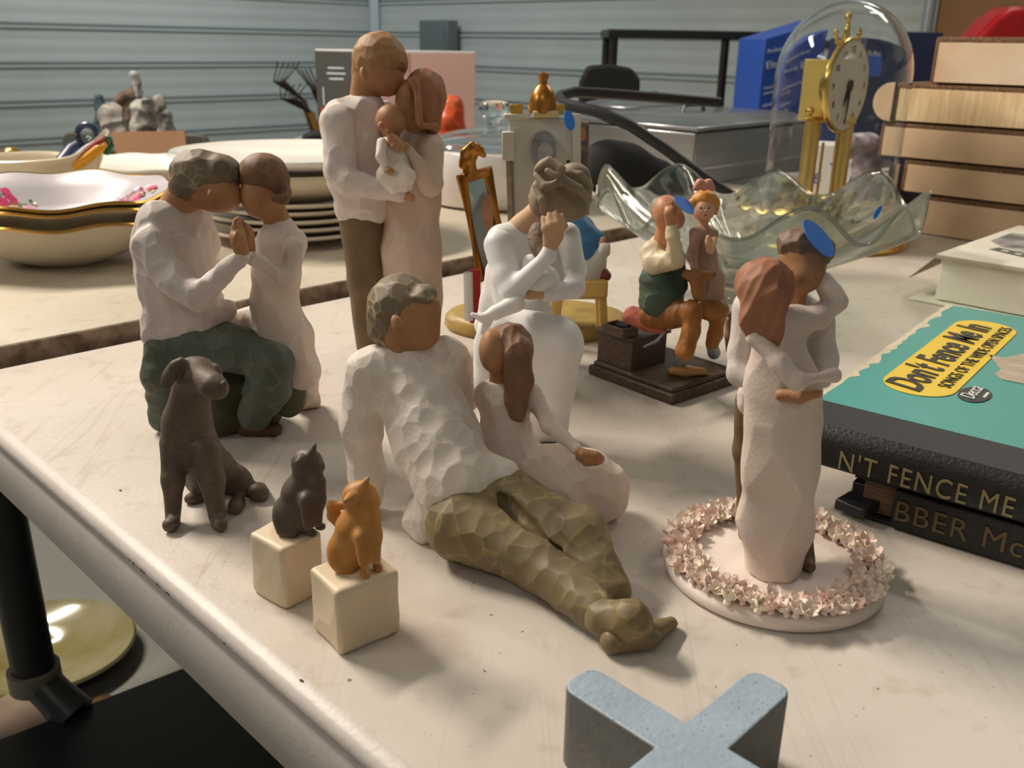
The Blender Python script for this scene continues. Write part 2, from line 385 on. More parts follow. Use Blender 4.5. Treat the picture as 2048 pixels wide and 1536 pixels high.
def fixture(p, d, lab):
    r = empty('ceiling_and_fill_light', p, lab, 'ceiling light'); q = np.cross(d, EZ)
    MB().box(np.array(p)+EZ*.03, d, q, EZ, .62, .09, .03).build('housing', mt('lamp_white', (225, 228, 228), .5), r, bev=.01)
    for sgn in (-1, 1): MB().tube([np.array(p)+q*.045*sgn-d*.6-EZ*.02, np.array(p)+q*.045*sgn+d*.6-EZ*.02], .016, 12).build('tube', mt('tube_glow', (255, 250, 240), .5, emit=9), r)
fixture((-1.75, 1.75, 2.2), E2, 'twin tube ceiling light over the near left end of the tables')
fixture((-3.2, -.6, 2.35), E2, 'twin tube ceiling light to the near side of the tables')  # unseen fixture added to go with the left fill
fixture((1.9, 2.6, 2.3), E2, 'twin tube ceiling light over the cardboard box stack')
fixture((-.3, -2.2, 2.35), E2, 'twin tube ceiling light behind the camera')  # unseen fixture added to go with the camera-side fill
# ================================================================ tables
def tabtop_mat(key, c1, c2, dirt):
    M = bpy.data.materials.new(key); M.use_nodes = True; N = M.node_tree; n = N.nodes; L = N.links; b = n['Principled BSDF']
    tc = n.new('ShaderNodeTexCoord')
    def noise(s, lo, hi, det=8, dist=0, sc=(1, 1, 1), ty='ShaderNodeTexNoise', rot=0):
        mp = n.new('ShaderNodeMapping'); mp.inputs['Scale'].default_value = sc; mp.inputs['Rotation'].default_value = (0, 0, rot); L.new(tc.outputs['Object'], mp.inputs[0])
        t = n.new(ty); t.inputs['Scale'].default_value = s; L.new(mp.outputs[0], t.inputs['Vector'])
        t.inputs['Detail'].default_value = det; t.inputs['Distortion'].default_value = dist
        r = n.new('ShaderNodeValToRGB'); r.color_ramp.elements[0].position = lo; r.color_ramp.elements[1].position = hi; L.new(t.outputs[0], r.inputs[0]); return r.outputs[0]
    def mix(f, a, bb, k=1):
        m = n.new('ShaderNodeMath'); m.operation = 'MULTIPLY'; m.inputs[1].default_value = k; L.new(f, m.inputs[0])
        x = n.new('ShaderNodeMix'); x.data_type = 'RGBA'; L.new(m.outputs[0], x.inputs[0])
        for i, v in ((6, a), (7, bb)):
            if hasattr(v, 'is_linked'): L.new(v, x.inputs[i])
            else: x.inputs[i].default_value = v
        return x.outputs[2]
    c = mix(noise(5, .3, .75), lin(c1), lin(c2))
    c = mix(noise(7, .62, .78), c, lin((206, 160, 140)), .28)
    c = mix(noise(3.5, .6, .8, 3), c, lin(dirt), .30)
    c = mix(noise(60, .56, .74, 8), c, lin(dirt), .25)
    for i, (ro, th) in enumerate(((.5, .012), (1.35, .010), (2.3, .009), (-.35, .008))):
        a = noise(26+7*i, .5-th, .5, 2, .35, (1, .05, 1), rot=ro); bb = noise(26+7*i, .5, .5+th, 2, .35, (1, .05, 1), rot=ro)
        s = n.new('ShaderNodeMath'); s.operation = 'SUBTRACT'; s.use_clamp = True; L.new(a, s.inputs[0]); L.new(bb, s.inputs[1])
        g = noise(6+i*3, .5, .66, 4); mm = n.new('ShaderNodeMath'); mm.operation = 'MULTIPLY'; L.new(s.outputs[0], mm.inputs[0]); L.new(g, mm.inputs[1])
        c = mix(mm.outputs[0], c, lin(dirt), .22)
    c = mix(noise(230, .74, .76, 2), c, lin((60, 52, 46)), .7)
    L.new(c, b.inputs['Base Color']); b.inputs['Roughness'].default_value = .42; b.inputs['Specular IOR Level'].default_value = .4
    t = n.new('ShaderNodeTexNoise'); t.inputs['Scale'].default_value = 240; t.inputs['Detail'].default_value = 5; L.new(tc.outputs['Object'], t.inputs['Vector'])
    bp = n.new('ShaderNodeBump'); bp.inputs['Strength'].default_value = .18; bp.inputs['Distance'].default_value = .001; L.new(t.outputs[0], bp.inputs['Height']); L.new(bp.outputs[0], b.inputs['Normal'])
    return M
mtab = tabtop_mat('table_top_white', (214, 205, 196), (198, 186, 174), (140, 112, 84))
mtab2 = tabtop_mat('far_table_top', (206, 197, 182), (190, 178, 158), (140, 112, 84))
mrim = mt('table_rim', (206, 196, 190), .45, var=.10, vs=30, bump=.12, bs=300)
def rrect(w, h, r, n=8):
    P = []
    for cx, cy, a0 in ((w-r, r, -90), (w-r, h-r, 0), (r, h-r, 90), (r, r, 180)):
        for i in range(n+1):
            a = math.radians(a0+90*i/n); P.append((cx+r*math.cos(a), cy+r*math.sin(a)))
    return P
def table(name, o, X, Y, w, h, top, z, label, prof, mats):
    t = empty(name, o+X*w/2+Y*h/2+EZ*FLOOR, label, 'table')
    R = rrect(w, h, .05)
    def ring(off, zz):
        q = rrect(w-2*off, h-2*off, max(.05-off, .01)); return [o+X*(a+off)+Y*(b+off)+EZ*(z+zz) for a, b in q]
    N = len(R); g = MB(); v = []; f = []
    for off, zz in prof: v += ring(off, zz)
    for i in range(len(prof)-1):
        for j in range(N): k = (j+1) % N; f.append((i*N+j, i*N+k, (i+1)*N+k, (i+1)*N+j))
    f.append(tuple(j for j in range(N)))
    g.add(v, f); g.mi = [1]*(len(f)-1)+[0]
    ob = g.build('tabletop', mats, t, smooth=50)
    for a in (.95, w-.12):
        for b in (.35, h-.1):
            p = o+X*a+Y*b
            MB().tube([p+EZ*(z-.03), p+EZ*FLOOR], .013, 10).build('leg', mt('leg_grey', (90, 92, 95), .4, .5), t)
    return t
PR = [(.010, 0), (.004, -.0007), (.001, -.003), (0, -.0062), (.0010, -.0085), (.0042, -.0098), (.0055, -.0125), (.005, -.0145), (.0018, -.016), (.0003, -.020), (0, -.050), (.003, -.053), (.008, -.053)]
T1 = table('folding_table', TA, E2, E1, 1.83, 1.0, None, 0, 'white plastic folding table with scuffed moulded edge under the figurines', PR, [mtab, mrim])
T2 = table('folding_table', TA-E1*.772+E2*-.25, E2, E1, 1.72, .76, None, .014, 'slightly higher folding table with brown chipped edge under the dishes', [(.004, 0), (.001, -.001), (0, -.003), (0, -.011), (.001, -.014), (.001, -.03)], [mtab2, mt('chipped_edge', (96, 76, 58), .7, var=.9, vs=50, rgb2=(160, 140, 118), bump=.8, bs=120)])
g = MB(); rr = random.Random(2)
for px_, py_ in ((241, 981), (268, 1133), (276, 1146), (281, 1152), (286, 1160), (291, 1166), (318, 1194), (323, 1199), (337, 1212), (341, 1215), (452, 1316), (600, 1360), (604, 1361), (262, 1140)):
    d_ = ray(px_, py_); t_ = ((TA-CAM)@E2)/(d_@E2); p = CAM+d_*t_
    if p[2] > -.0012: p = at(px_, py_, .0001); N_ = EZ; V_ = E2
    else: p[2] = min(max(p[2], -.006), -.004); N_ = -E2; V_ = EZ
    g.lathe(p, [(0, 0), (rr.uniform(.0006, .0014), .0001), (0, .0003)], 6, ax=(1, .6), dirs=(E1, V_, N_))
o = g.build('edge_chip', mt('chip_black', (40, 34, 30), .8), T1); o['kind'] = 'stuff'
T3 = table('folding_table', np.array([-.8, 2.79, 0]), np.array([1., 0, 0]), np.array([0, 1., 0]), 3.2, .76, None, -.06, 'folding table at the back under the shelf and the appliance boxes', PR, [mtab, mrim])
# ================================================================ carved figurines
shirtW = mt('clay_cream', (226, 214, 204), .62, wash=((250, 244, 234), .6), var=.10, vs=60, bump=.15, bs=500)
shirtF = mt('clay_grey_lilac', (214, 201, 194), .62, wash=((240, 232, 226), .5), var=.12, vs=40, bump=.15, bs=500)
dressP = mt('clay_blush', (220, 202, 190), .62, wash=((244, 234, 224), .4), var=.12, vs=35, bump=.15, bs=500)
whiteM = mt('clay_white', (232, 230, 228), .5, var=.06, vs=60)
skinT = mt('clay_skin_tan', (176, 126, 86), .6, var=.2, vs=50, bump=.1, bs=500)
skinL = mt('clay_skin_light', (206, 165, 128), .6, var=.15, vs=50)
hairG = mt('clay_hair_grey_brown', (128, 110, 88), .6, wash=((214, 196, 160), .85), var=.3, vs=60)
hairB = mt('clay_hair_brown', (128, 92, 66), .6, wash=((176, 136, 100), .5), var=.3, vs=60)
hairR = mt('clay_hair_red_brown', (164, 108, 78), .6, wash=((196, 146, 112), .4), var=.2, vs=60)
hairS = mt('clay_hair_sandy', (170, 126, 84), .6, wash=((214, 172, 122), .5), var=.2, vs=60)
olive = mt('clay_olive', (128, 110, 74), .55, wash=((200, 178, 118), .55), var=.6, vs=45, rgb2=(98, 88, 72))
teal = mt('clay_dark_teal', (70, 82, 78), .6, wash=((150, 140, 96), .45), var=.6, vs=40, rgb2=(88, 90, 62))
moss = mt('clay_moss', (78, 76, 52), .65, wash=((128, 118, 74), .4), var=.3, vs=40)
brownT = mt('clay_brown_olive', (112, 90, 62), .6, wash=((140, 118, 84), .3), var=.25, vs=40)
def base(px, py, label, cat='figurine'):
    return empty('figurine', at(px, py, GZ[0]), label, cat)
# ---- reclining father with girl
F = base(960, 1120, 'reclining carved father in cream jumper and olive trousers with a long-haired girl beside him')
sh = S(7).c([(752, 742, 50.5, 50), (815, 735, 51, 46), (890, 722, 51.5, 44)]).c([(838, 790, 50, 82), (872, 880, 48.5, 84), (912, 962, 46.8, 86)], q=.8)
sh.c([(862, 1028, None, 50), (930, 990, 46.6, 66), (1002, 962, 46.8, 44)], q=.7).c([(838, 1050, None, 26), (842, 1068, None, 16)])
sh.c([(735, 750, 50.4, 46), (722, 850, 50.4, 39), (733, 950, 50.4, 33), (736, 1000, None, 30)]).c([(896, 705, 51.5, 30), (912, 740, 52.5, 30), (928, 800, 53, 28)])
sh.c([(790, 722, 50.6, 32), (850, 706, 51, 34)])
sk = S(4).e(815, 628, 51, 66, 66, 66).c([(846, 622, 50.2, 33), (842, 660, 50.2, 33)], q=1.0).c([(864, 610, 50, 16), (862, 668, 49.9, 16)]).e(838, 672, 50.2, 36, 26, 40).c([(800, 665, 51, 42), (812, 722, 51, 40)])
sk.e(796, 652, 47.9, 13, 25, 12, rot=-22, k=2).e(799, 655, 47.2, 5, 13, 5, rot=-22, k=1, sub=1)
hand = S(3).c([(734, 1000, None, 26), (728, 1024, None, 18)]).c([(728, 1024, None, 14), (716, 1032, None, 7)]).c([(730, 1024, None, 14), (730, 1038, None, 7)]).c([(736, 1022, None, 12), (742, 1036, None, 6)])
body = S(6).join(sh).join(sk, 0).join(hand, 0)
tr = S(6).c([(925, 1050, None, 74), (1062, 1112, None, 58), (1190, 1222, None, 42)]).c([(1020, 1005, 46.4, 60), (1160, 1068, 43.4, 52), (1222, 1180, None, 40)]).c([(930, 1010, 46, 56), (1030, 985, 46.6, 44)])
tr.c([(1000, 990, 45.4, 7), (1016, 1010, 44.9, 13), (1060, 1058, 43.2, 13), (1112, 1112, 41.9, 11), (1158, 1176, 40.4, 8)], k=4, sub=1)
body.join(tr); body.c([(1000, 990, 45.4, 12), (1016, 1010, 44.9, 20), (1060, 1058, 43.2, 20), (1112, 1112, 41.9, 18), (1158, 1176, 40.4, 14)], k=4, sub=1)
fb = body.mesh('father_body', skinT, F, 1.2, label='tan head, neck and hands')
sh.mesh('jumper', shirtW, fb, .9, carve=(9.5, 2.2, .75), seed=3)
tr.mesh('trousers', olive, fb, .9, carve=(10.5, 1.7), seed=8)
hr = S(3).e(799, 615, 51.1, 66, 68, 68).c([(776, 655, 51, 42), (788, 676, 51, 34)]).e(852, 588, 50.6, 24, 18, 40).e(846, 600, 50.2, 26, 12, 40, rot=15)
hr.e(872, 684, 49.6, 78, 66, 46, sub=1, k=1.5).e(812, 668, 48.2, 30, 40, 14, sub=1, k=1).e(866, 640, 50, 42, 34, 80, sub=1, k=1).e(800, 655, 47.6, 19, 30, 16, sub=1, k=1)
hr.mesh('hair', hairG, fb, .9, carve=(8, 1.6), seed=4, label='grey brown chiselled hair')
shoe = S(3).c([(1206, 1236, 37.9, 38), (1262, 1244, 37.2, 42)]).c([(1262, 1236, 37, 38), (1270, 1250, 36.8, 34)])
shoe.mesh('shoe', olive, fb, .9, carve=(8, 1.0), seed=9)
S(3).c([(1225, 1282, None, 26), (1290, 1272, None, 26), (1342, 1246, None, 14)]).mesh('shoe', olive, fb, .9, carve=(8, 1.0), seed=2)
dr = S(7).c([(976, 790, 51.4, 30), (1050, 790, 51.4, 30)]).c([(1010, 800, 51.2, 44), (1012, 880, 51, 52), (1040, 960, 50, 70), (1130, 990, None, 60), (1200, 985, None, 56)]).c([(1090, 960, None, 60), (1205, 1000, None, 42)])
dr.c([(1064, 790, 50.8, 21), (1102, 852, 49.6, 17), (1156, 900, 47.6, 12)], k=4).c([(1120, 930, 50, 46), (1180, 950, 49.6, 44), (1214, 968, 49.4, 40)])
gs = S(3).e(995, 702, 51.2, 36, 46, 40).e(982, 700, 50.8, 22, 42, 28).c([(1002, 735, 51.4, 24), (1004, 775, 51.4, 26)])
for i, (a, b) in enumerate(((1182, 914), (1186, 920), (1184, 926), (1178, 930))): gs.c([(1158, 902+i*4, 47.4, 8), (a-4, b-6, 47.1, 9), (a+12, b-5, 46.9, 7), (a+24-2*i, b-1, 47, 4)], k=1)
gs.c([(1164, 908, 47, 7), (1170, 928, 47, 4)], k=1)
gb = S(5).join(dr).join(gs, 0).mesh('girl_body', skinT, F, 1.1, label='tan face, neck and hand')
dr.mesh('dress', dressP, gb, 1.0, carve=(11, 2.4), seed=5)
gh = S(3).e(1020, 697, 51.4, 48, 52, 46).c([(1040, 700, 50.4, 26), (1042, 760, 50, 24), (1036, 828, 49.8, 15)], q=.7).c([(1030, 720, 50, 20), (1022, 800, 49.8, 12), (1026, 828, 49.8, 9)], q=.7)
gh.e(974, 728, 49.6, 34, 42, 70, sub=1, k=1).e(966, 700, 50.6, 20, 26, 50, sub=1, k=1)
gh.mesh('hair', hairB, gb, .8, fold=(5.5, 2.2, (0, 0, 1)), label='long straight brown hair hanging over one shoulder')
# ---- praying couple
F = base(450, 850, 'carved couple pressing foreheads and palms together, man in lilac jumper on a mossy stump')
sh = S(7).c([(318, 445, 62, 44), (375, 428, 63.4, 30)]).c([(334, 490, 62.5, 70), (346, 560, 62.5, 68), (360, 640, 62.5, 62)], q=.8).c([(318, 650, 61.5, 34), (400, 640, 62, 44), (450, 622, 62.6, 24)], q=.8)
sh.c([(392, 460, 64, 34), (398, 560, 64, 30), (420, 600, 64, 28)]).c([(306, 490, 60.4, 40), (350, 560, 59.2, 34), (394, 594, 58.4, 27), (484, 514, 58, 17)], k=4).c([(404, 432, 65, 20), (422, 490, 65, 20)]).c([(300, 676, 61, 14), (420, 662, 61.4, 10)])
sk = S(4).e(412, 372, 63, 64, 46, 52, rot=20).e(436, 394, 62.6, 42, 30, 40, rot=10).e(452, 388, 62.4, 30, 30, 34).c([(372, 385, 63, 34), (345, 425, 63, 34)]).e(421, 388, 60.5, 7, 11, 6, k=1)
sk.c([(484, 505, 58, 15), (475, 475, 57.8, 17)], k=2)
for i, x in enumerate((470, 475, 480, 485)): sk.c([(x-2, 478, 58-.2*i+.3, 8), (x, 455, 57.9+.3*i, 7.5), (x+1, 436+abs(i-1)*3, 58+.3*i, 5)], k=1.2)
sk.c([(470, 490, 57.4, 7), (476, 462, 57.2, 5)], k=1.2)
tr = S(6).c([(330, 700, 61.4, 42), (322, 750, 60.8, 34), (326, 838, None, 26)]).c([(380, 695, 61.6, 48), (470, 698, 60.8, 44), (546, 724, 60, 38)]).c([(546, 728, 60, 40), (535, 780, 60, 42), (508, 828, 60.6, 34)]).c([(440, 660, 62, 22), (500, 680, 62, 22)])
body = S(6).join(sh).join(sk, 0).join(tr)
mb = body.mesh('man_body', skinT, F, 1.2, label='tan face, neck and hands')
sh.mesh('jumper', shirtF, mb, 1.0, carve=(9.5, 2.4, .7), seed=13)
tr.mesh('trousers', teal, mb, 1.0, carve=(11, 2.2), seed=18)
hr = S(3).e(406, 354, 63.1, 66, 53, 57, rot=20).e(388, 378, 63, 48, 32, 55).c([(362, 378, 63, 20), (384, 370, 63, 30)]).e(446, 345, 63, 38, 34, 46, rot=25)
hr.c([(366, 392, 63, 22)]).e(452, 421, 61.2, 74, 36, 56, rot=-8, sub=1, k=1.5).e(400, 424, 61, 44, 24, 50, sub=1, k=1)
hr.mesh('hair', hairG, mb, .9, carve=(8.5, 1.9), seed=14, label='olive brown chiselled hair')
for q in ([(490, 856, None, 16), (550, 858, None, 15)], [(352, 848, None, 14), (382, 856, None, 13)]): S(3).c(q).mesh('shoe', mt('clay_shoe', (96, 66, 46), .6, var=.2), mb, .9)
S(8).c([(420, 765, 63, 72), (430, 812, 63, 72)]).c([(500, 770, 64, 60), (510, 812, 64, 56)]).c([(574, 738, 62, 34), (576, 800, 62, 36)]).mesh('stump', moss, F, 1.2, carve=(16, 1.6), seed=3)
dr = S(7).c([(562, 470, 63, 36), (588, 485, 62.4, 26)]).c([(556, 490, 63.2, 46), (552, 550, 63.2, 42), (548, 610, 63, 42), (570, 680, 62.6, 52), (596, 740, 62, 38), (612, 790, None, 24)], q=.85)
dr.c([(470, 640, 65, 16), (530, 640, 64, 34)]).c([(606, 800, None, 20), (626, 802, None, 14)]).c([(590, 492, 60.8, 24), (578, 558, 59.8, 18), (502, 516, 58.8, 12)], k=4)
sk = S(4).e(520, 385, 63, 38, 50, 42, rot=12).e(524, 410, 62.8, 28, 26, 34).c([(540, 400, 63.2, 24), (556, 445, 63.2, 26)])
for i, x in enumerate((494, 498, 502)): sk.c([(x+2, 502, 59.4+.3*i, 8), (x, 470, 58.7+.3*i, 7.5), (x-4, 448+3*i, 58.6+.3*i, 5)], k=1.2)
wb = S(6).join(dr).join(sk, 0).mesh('woman_body', skinT, F, 1.2, label='tan face, neck and hands')
dr.mesh('dress', dressP, wb, 1.0, carve=(14, 3.2, .7), seed=23)
hr = S(3).e(528, 350, 63.1, 50, 44, 48, rot=10).c([(556, 366, 62.8, 24), (570, 382, 62.4, 14)]).c([(548, 396, 61.2, 9), (570, 398, 61.4, 10), (576, 384, 62, 8)], k=1).e(516, 412, 61.8, 42, 42, 44, rot=20, sub=1, k=1).e(548, 372, 60.2, 14, 5, 10, rot=15, sub=1, k=1)
hr.mesh('hair', hairB, wb, .9, carve=(9, 1.1, .8), seed=24, label='brown hair gathered in a low bun')
# ---- standing family with baby
F = base(780, 706, 'tall carved standing couple, sandy-haired man and woman cradling a swaddled baby')
sh = S(7).c([(688, 238, 81, 42), (745, 215, 81.4, 26)]).c([(716, 270, 81.2, 66), (722, 350, 81.2, 64), (724, 392, 81.2, 54)], q=.8).c([(697, 424, 81.2, 26), (748, 424, 81.2, 24)]).c([(676, 245, 79.2, 36), (680, 340, 77.6, 32), (694, 362, 77, 27), (800, 386, 76.6, 17)], k=4).c([(770, 222, 83, 20), (785, 260, 83, 20)])
sk = S(4).e(758, 128, 82, 48, 56, 54).e(776, 158, 81.4, 32, 34, 38, rot=15).c([(735, 150, 82, 30), (728, 205, 82, 30)]).e(727, 148, 78.8, 8, 16, 8, rot=-14, k=1).e(878, 364, 79.6, 8, 24, 16, k=1)
for i in range(3): sk.c([(796, 384+5*i, 76.6, 7), (826, 392+4*i, 76.2, 5)], k=1)
tr = S(5).c([(722, 440, 81.6, 44), (732, 560, 81.6, 36), (738, 690, 81.6, 26)]).c([(745, 460, 82.5, 40), (760, 560, 82.5, 34), (765, 690, 82.5, 24)])
mb = S(6).join(sh).join(sk, 0).join(tr).mesh('man_body', skinT, F, 1.5, label='tan face, neck and hands')
sh.cut(722, 447, 81.2, 270).mesh('shirt', shirtF, mb, 1.2, carve=(13, 3.0, .5), seed=33)
tr.mesh('trousers', brownT, mb, 1.4, carve=(14, .9, .4), seed=38)
hr = S(3).e(759, 118, 82, 53, 52, 58).e(752, 134, 82, 46, 34, 56).c([(722, 135, 82, 18), (718, 160, 82, 14)]).e(784, 124, 81.8, 32, 32, 48).e(764, 186, 80, 50, 44, 46, rot=8, sub=1, k=1).e(729, 152, 78.4, 12, 22, 14, sub=1, k=1).e(792, 175, 81.5, 36, 34, 60, sub=1, k=1)
hr.mesh('hair', hairS, mb, 1.0, carve=(8, 1.8), seed=34, label='sandy chiselled hair')
dr = S(7).c([(800, 290, 82, 30), (862, 295, 80.6, 27)]).c([(826, 310, 81.6, 50), (824, 400, 81.6, 54), (824, 500, 81.4, 58), (824, 600, 81.2, 58), (822, 690, 81, 56)], q=.85).c([(862, 300, 79.6, 28), (860, 366, 78.6, 24), (820, 302, 77.6, 12)], k=3)
sk = S(4).e(816, 205, 81, 26, 46, 34).c([(840, 230, 81.4, 28), (838, 270, 81.6, 30)]).c([(812, 292, 77.4, 9), (788, 284, 76.8, 13), (775, 262, 76.8, 5)], k=1.5).c([(800, 290, 76.4, 8), (780, 272, 76.2, 5)], k=1).c([(806, 296, 76.4, 7), (786, 292, 76, 6)], k=1)
wb = S(6).join(dr).join(sk, 0).mesh('woman_body', skinT, F, 1.5, label='tan face, neck and hands')
dr.mesh('dress', mt('clay_taupe', (206, 182, 164), .62, wash=((226, 208, 194), .3), var=.12, vs=30), wb, 1.2, carve=(19, 4.0, .5), seed=43)
hr = S(3).e(850, 188, 81.4, 42, 50, 48).c([(862, 200, 81, 30), (866, 252, 80.6, 16)]).c([(826, 168, 79.5, 14), (834, 205, 78.6, 8), (840, 245, 78.4, 7)], k=2).c([(840, 250, 79, 8), (870, 254, 79.6, 8)]).e(806, 210, 79, 26, 52, 50, rot=-4, sub=1, k=1)
hr.mesh('hair', hairR, wb, 1.0, fold=(8, 2.2, (0, 0, 1)), label='reddish brown shoulder-length hair')
bb = S(3).e(782, 240, 78.6, 31, 31, 32).e(762, 252, 76.6, 8, 10, 7, k=1).e(779, 341, 75.6, 11, 8, 8).c([(782, 265, 78.6, 14), (786, 300, 78.4, 22)])
wr = S(5).c([(786, 296, 78, 26), (792, 340, 77.4, 30)]).c([(775, 352, 76.6, 24), (815, 352, 76.2, 17)]).c([(790, 370, 76.6, 22), (806, 368, 76.6, 20)]).c([(764, 285, 76.8, 11), (762, 312, 76.2, 11), (772, 334, 76, 9)], k=1)
by = S(4).join(wr).join(bb, 0).mesh('baby_body', skinT, F, 1.2, label='brown baby head and hand')
wr.mesh('swaddling_cloth', shirtW, by, 1.2, carve=(10, 1.0), seed=7)
# ---- turbaned mother
F = base(1080, 868, 'white seated mother figurine in knotted tan head wrap holding an infant')
dr = S(7).c([(1004, 480, 63.5, 32), (1060, 462, 64.5, 26), (1125, 462, 65.5, 24)]).c([(1030, 510, 64, 52), (1038, 570, 64, 50), (1052, 640, 63.6, 56)], q=.8).c([(1000, 545, 65, 30), (988, 600, 65, 24), (972, 650, 65, 24)])
dr.c([(1090, 480, 66, 40), (1100, 560, 66, 40)]).c([(998, 490, 61.4, 31), (1014, 555, 60.2, 29), (1024, 584, 59.4, 23), (1096, 512, 58.8, 14), (1098, 495, 58.8, 12)], k=4).c([(1136, 470, 64, 25), (1150, 540, 62.6, 22), (1148, 576, 61.4, 20), (1098, 588, 60, 17)], k=4)
dr.c([(1005, 665, 61, 52), (1060, 680, 60.6, 54), (1112, 682, 60.6, 52)]).c([(1112, 700, 60.4, 52), (1096, 780, 60.4, 50), (1104, 850, None, 34)]).c([(1060, 720, 61, 50), (1060, 850, 61, 40)]).c([(985, 690, 62, 38), (980, 760, 62, 34), (990, 860, 62.4, 30)])
sk = S(4).e(1112, 412, 62.8, 36, 30, 34).c([(1092, 412, 63, 26), (1046, 452, 64, 24), (1020, 462, 64.2, 16)]).e(1062, 394, 63.2, 6, 12, 8, k=1).c([(1098, 500, 58.9, 13), (1106, 472, 58.8, 22)], k=2)
for i, (x, y) in enumerate(((1086, 436), (1098, 428), (1111, 425), (1124, 430))): sk.c([(1098+4*i, 468, 58.6, 12), (x+4, y+22, 58.4, 8), (x, y, 58.8, 6)], k=1.2)
sk.c([(1098, 586, 60.2, 14), (1060, 588, 59.6, 11), (1038, 592, 59.6, 6)], k=2)
mb = S(6).join(dr).join(sk, 0).mesh('mother_body', skinL, F, 1.2, label='tan face, neck and hands')
dr.mesh('white_wrap_dress', whiteM, mb, 1.0, seed=1)
tb = S(2).e(1122, 388, 62.6, 62, 50, 52).e(1086, 398, 62.4, 28, 36, 36).e(1132, 412, 62.2, 48, 32, 44).e(1140, 372, 62.6, 46, 42, 46).e(1098, 346, 61.4, 32, 30, 30).e(1152, 348, 62, 30, 22, 30, rot=15).e(1088, 400, 62.2, 28, 34, 40)
tb.c([(1075, 338, 60.6, 8), (1098, 322, 60, 9), (1122, 338, 59.6, 9), (1118, 366, 59.4, 8), (1090, 372, 59.6, 8), (1072, 352, 60.2, 7)], k=1).c([(1096, 342, 59.2, 8), (1112, 352, 58.9, 7)], k=1)
tb.c([(1128, 362, 59.6, 10), (1158, 378, 59.4, 10), (1178, 400, 60.4, 8)], k=1).c([(1132, 345, 60.4, 9), (1160, 350, 60, 9), (1180, 372, 61, 8)], k=1).c([(1072, 372, 60, 9), (1085, 400, 59.4, 9), (1086, 425, 60, 6)], k=1)
tb.c([(1114, 372, 59.2, 7), (1108, 432, 59.8, 5)], k=1, sub=1).c([(1148, 388, 58.8, 5), (1136, 425, 59.6, 4)], k=1, sub=1)
tb.mesh('head_wrap', mt('clay_head_wrap', (150, 132, 110), .6, var=.25, vs=60), mb, .9, carve=(14, 1.0, .5), seed=4, label='knotted tan cloth head wrap')
bb = S(3).e(1078, 482, 60.6, 22, 38, 26, rot=-8); bbb = S(4).c([(1062, 530, 60.8, 22), (1060, 566, 60.6, 34), (1090, 560, 60.6, 30)]).c([(1032, 606, 58.8, 19), (990, 626, 58.4, 14), (966, 636, 58.2, 9), (944, 629, 58.2, 5)], k=2).c([(975, 640, 58.8, 12), (966, 664, 58.8, 7)], k=2)
ib = S(4).join(bb).join(bbb).mesh('infant_body', whiteM, F, 1.1)
bb.mesh('infant_hair', mt('clay_infant_hair', (150, 130, 112), .7, var=.5, vs=250, bump=.8, bs=500), ib, 1.0)
bbb.p = [a for a in bbb.p]; bbb.mesh('infant_suit', whiteM, ib, 1.0)
# ---- embracing couple on a flower-wreathed disc
DC = at(1545, 1130, .004); DR = .0595; DH = .0085
F = empty('figurine', (DC[0], DC[1], 0), 'embracing carved couple standing on a round base ringed with tiny pink flowers', 'figurine')
g = MB().lathe((DC[0], DC[1], 0), [(0, 0), (DR-.003, 0), (DR-.0005, .002), (DR, DH-.003), (DR-.002, DH-.0008), (DR-.004, DH), (0, DH)], 96)
disc = g.build('base_disc', mt('clay_blush_disc', (232, 216, 206), .6, var=.08, vs=40, bump=.1, bs=400), F, smooth=60)
pm = MB()      # one small cupped five-petal flower
for k in range(5):
    a = 2*math.pi*k/5; d = np.array([math.cos(a), math.sin(a), 0]); t = np.array([-math.sin(a), math.cos(a), 0]); r = .0044
    pts = [(0, 0, .0004), (.35, .32, .0012), (.75, .44, .0026), (1.0, .22, .0040), (1.0, -.22, .0040), (.75, -.44, .0026), (.35, -.32, .0012)]
    top = [d*r*u+t*r*w+EZ*z for u, w, z in pts]; mid = d*r*.62+EZ*.0011
    v = top+[p-EZ*.0009 for p in top]+[mid, mid-EZ*.0009]; n = 7
    pm.add(v, [(i, (i+1) % n, 14) for i in range(n)]+[((i+1) % n+n, i+n, 15) for i in range(n)]+[(i, i+n, (i+1) % n+n, (i+1) % n) for i in range(n)])
pm.lathe((0, 0, 0), [(0.0011, 0), (.0013, .001), (.0008, .0019), (0, .0021)], 8)
pm.lathe((0, 0, -.0025), [(0, 0), (.002, 0), (.0015, .003), (0, .0032)], 7)
fm = [mt('petal_blush', (236, 216, 204), .6), mt('petal_rose', (232, 202, 188), .6), mt('petal_ivory', (238, 224, 206), .6)]
fls = []
for q in range(3):
    o = pm.build('flower', fm[q], None, smooth=50); o.parent = disc; fls.append(o)
rr = random.Random(5); spots = []; tries = 0
while len(spots) < 250 and tries < 30000:
    tries += 1
    a = rr.uniform(0, 2*math.pi); r = rr.uniform(.0432, .0572)
    p = (r*math.cos(a), r*math.sin(a))
    if all((p[0]-q[0])**2+(p[1]-q[1])**2 > .0047**2 for q in spots): spots.append(p)
for i, p in enumerate(spots):
    src = fls[rr.choice([0, 0, 1, 2])]
    o = src if src.location.length == 0 and src.get('u') is None else src.copy()
    if o is not src: C.objects.link(o); o.parent = disc
    else: src['u'] = 1
    a = math.atan2(p[1], p[0]); s = rr.uniform(.8, 1.1)
    o.location = (p[0], p[1], DH+.0022+rr.uniform(0, .0016)); o.scale = (s, s, s)
    o.rotation_euler = (rr.uniform(-.45, .45), rr.uniform(-.45, .45), rr.uniform(0, 6))
for o in fls:
    if 'u' in o: del o['u']
GZ[0] = DH
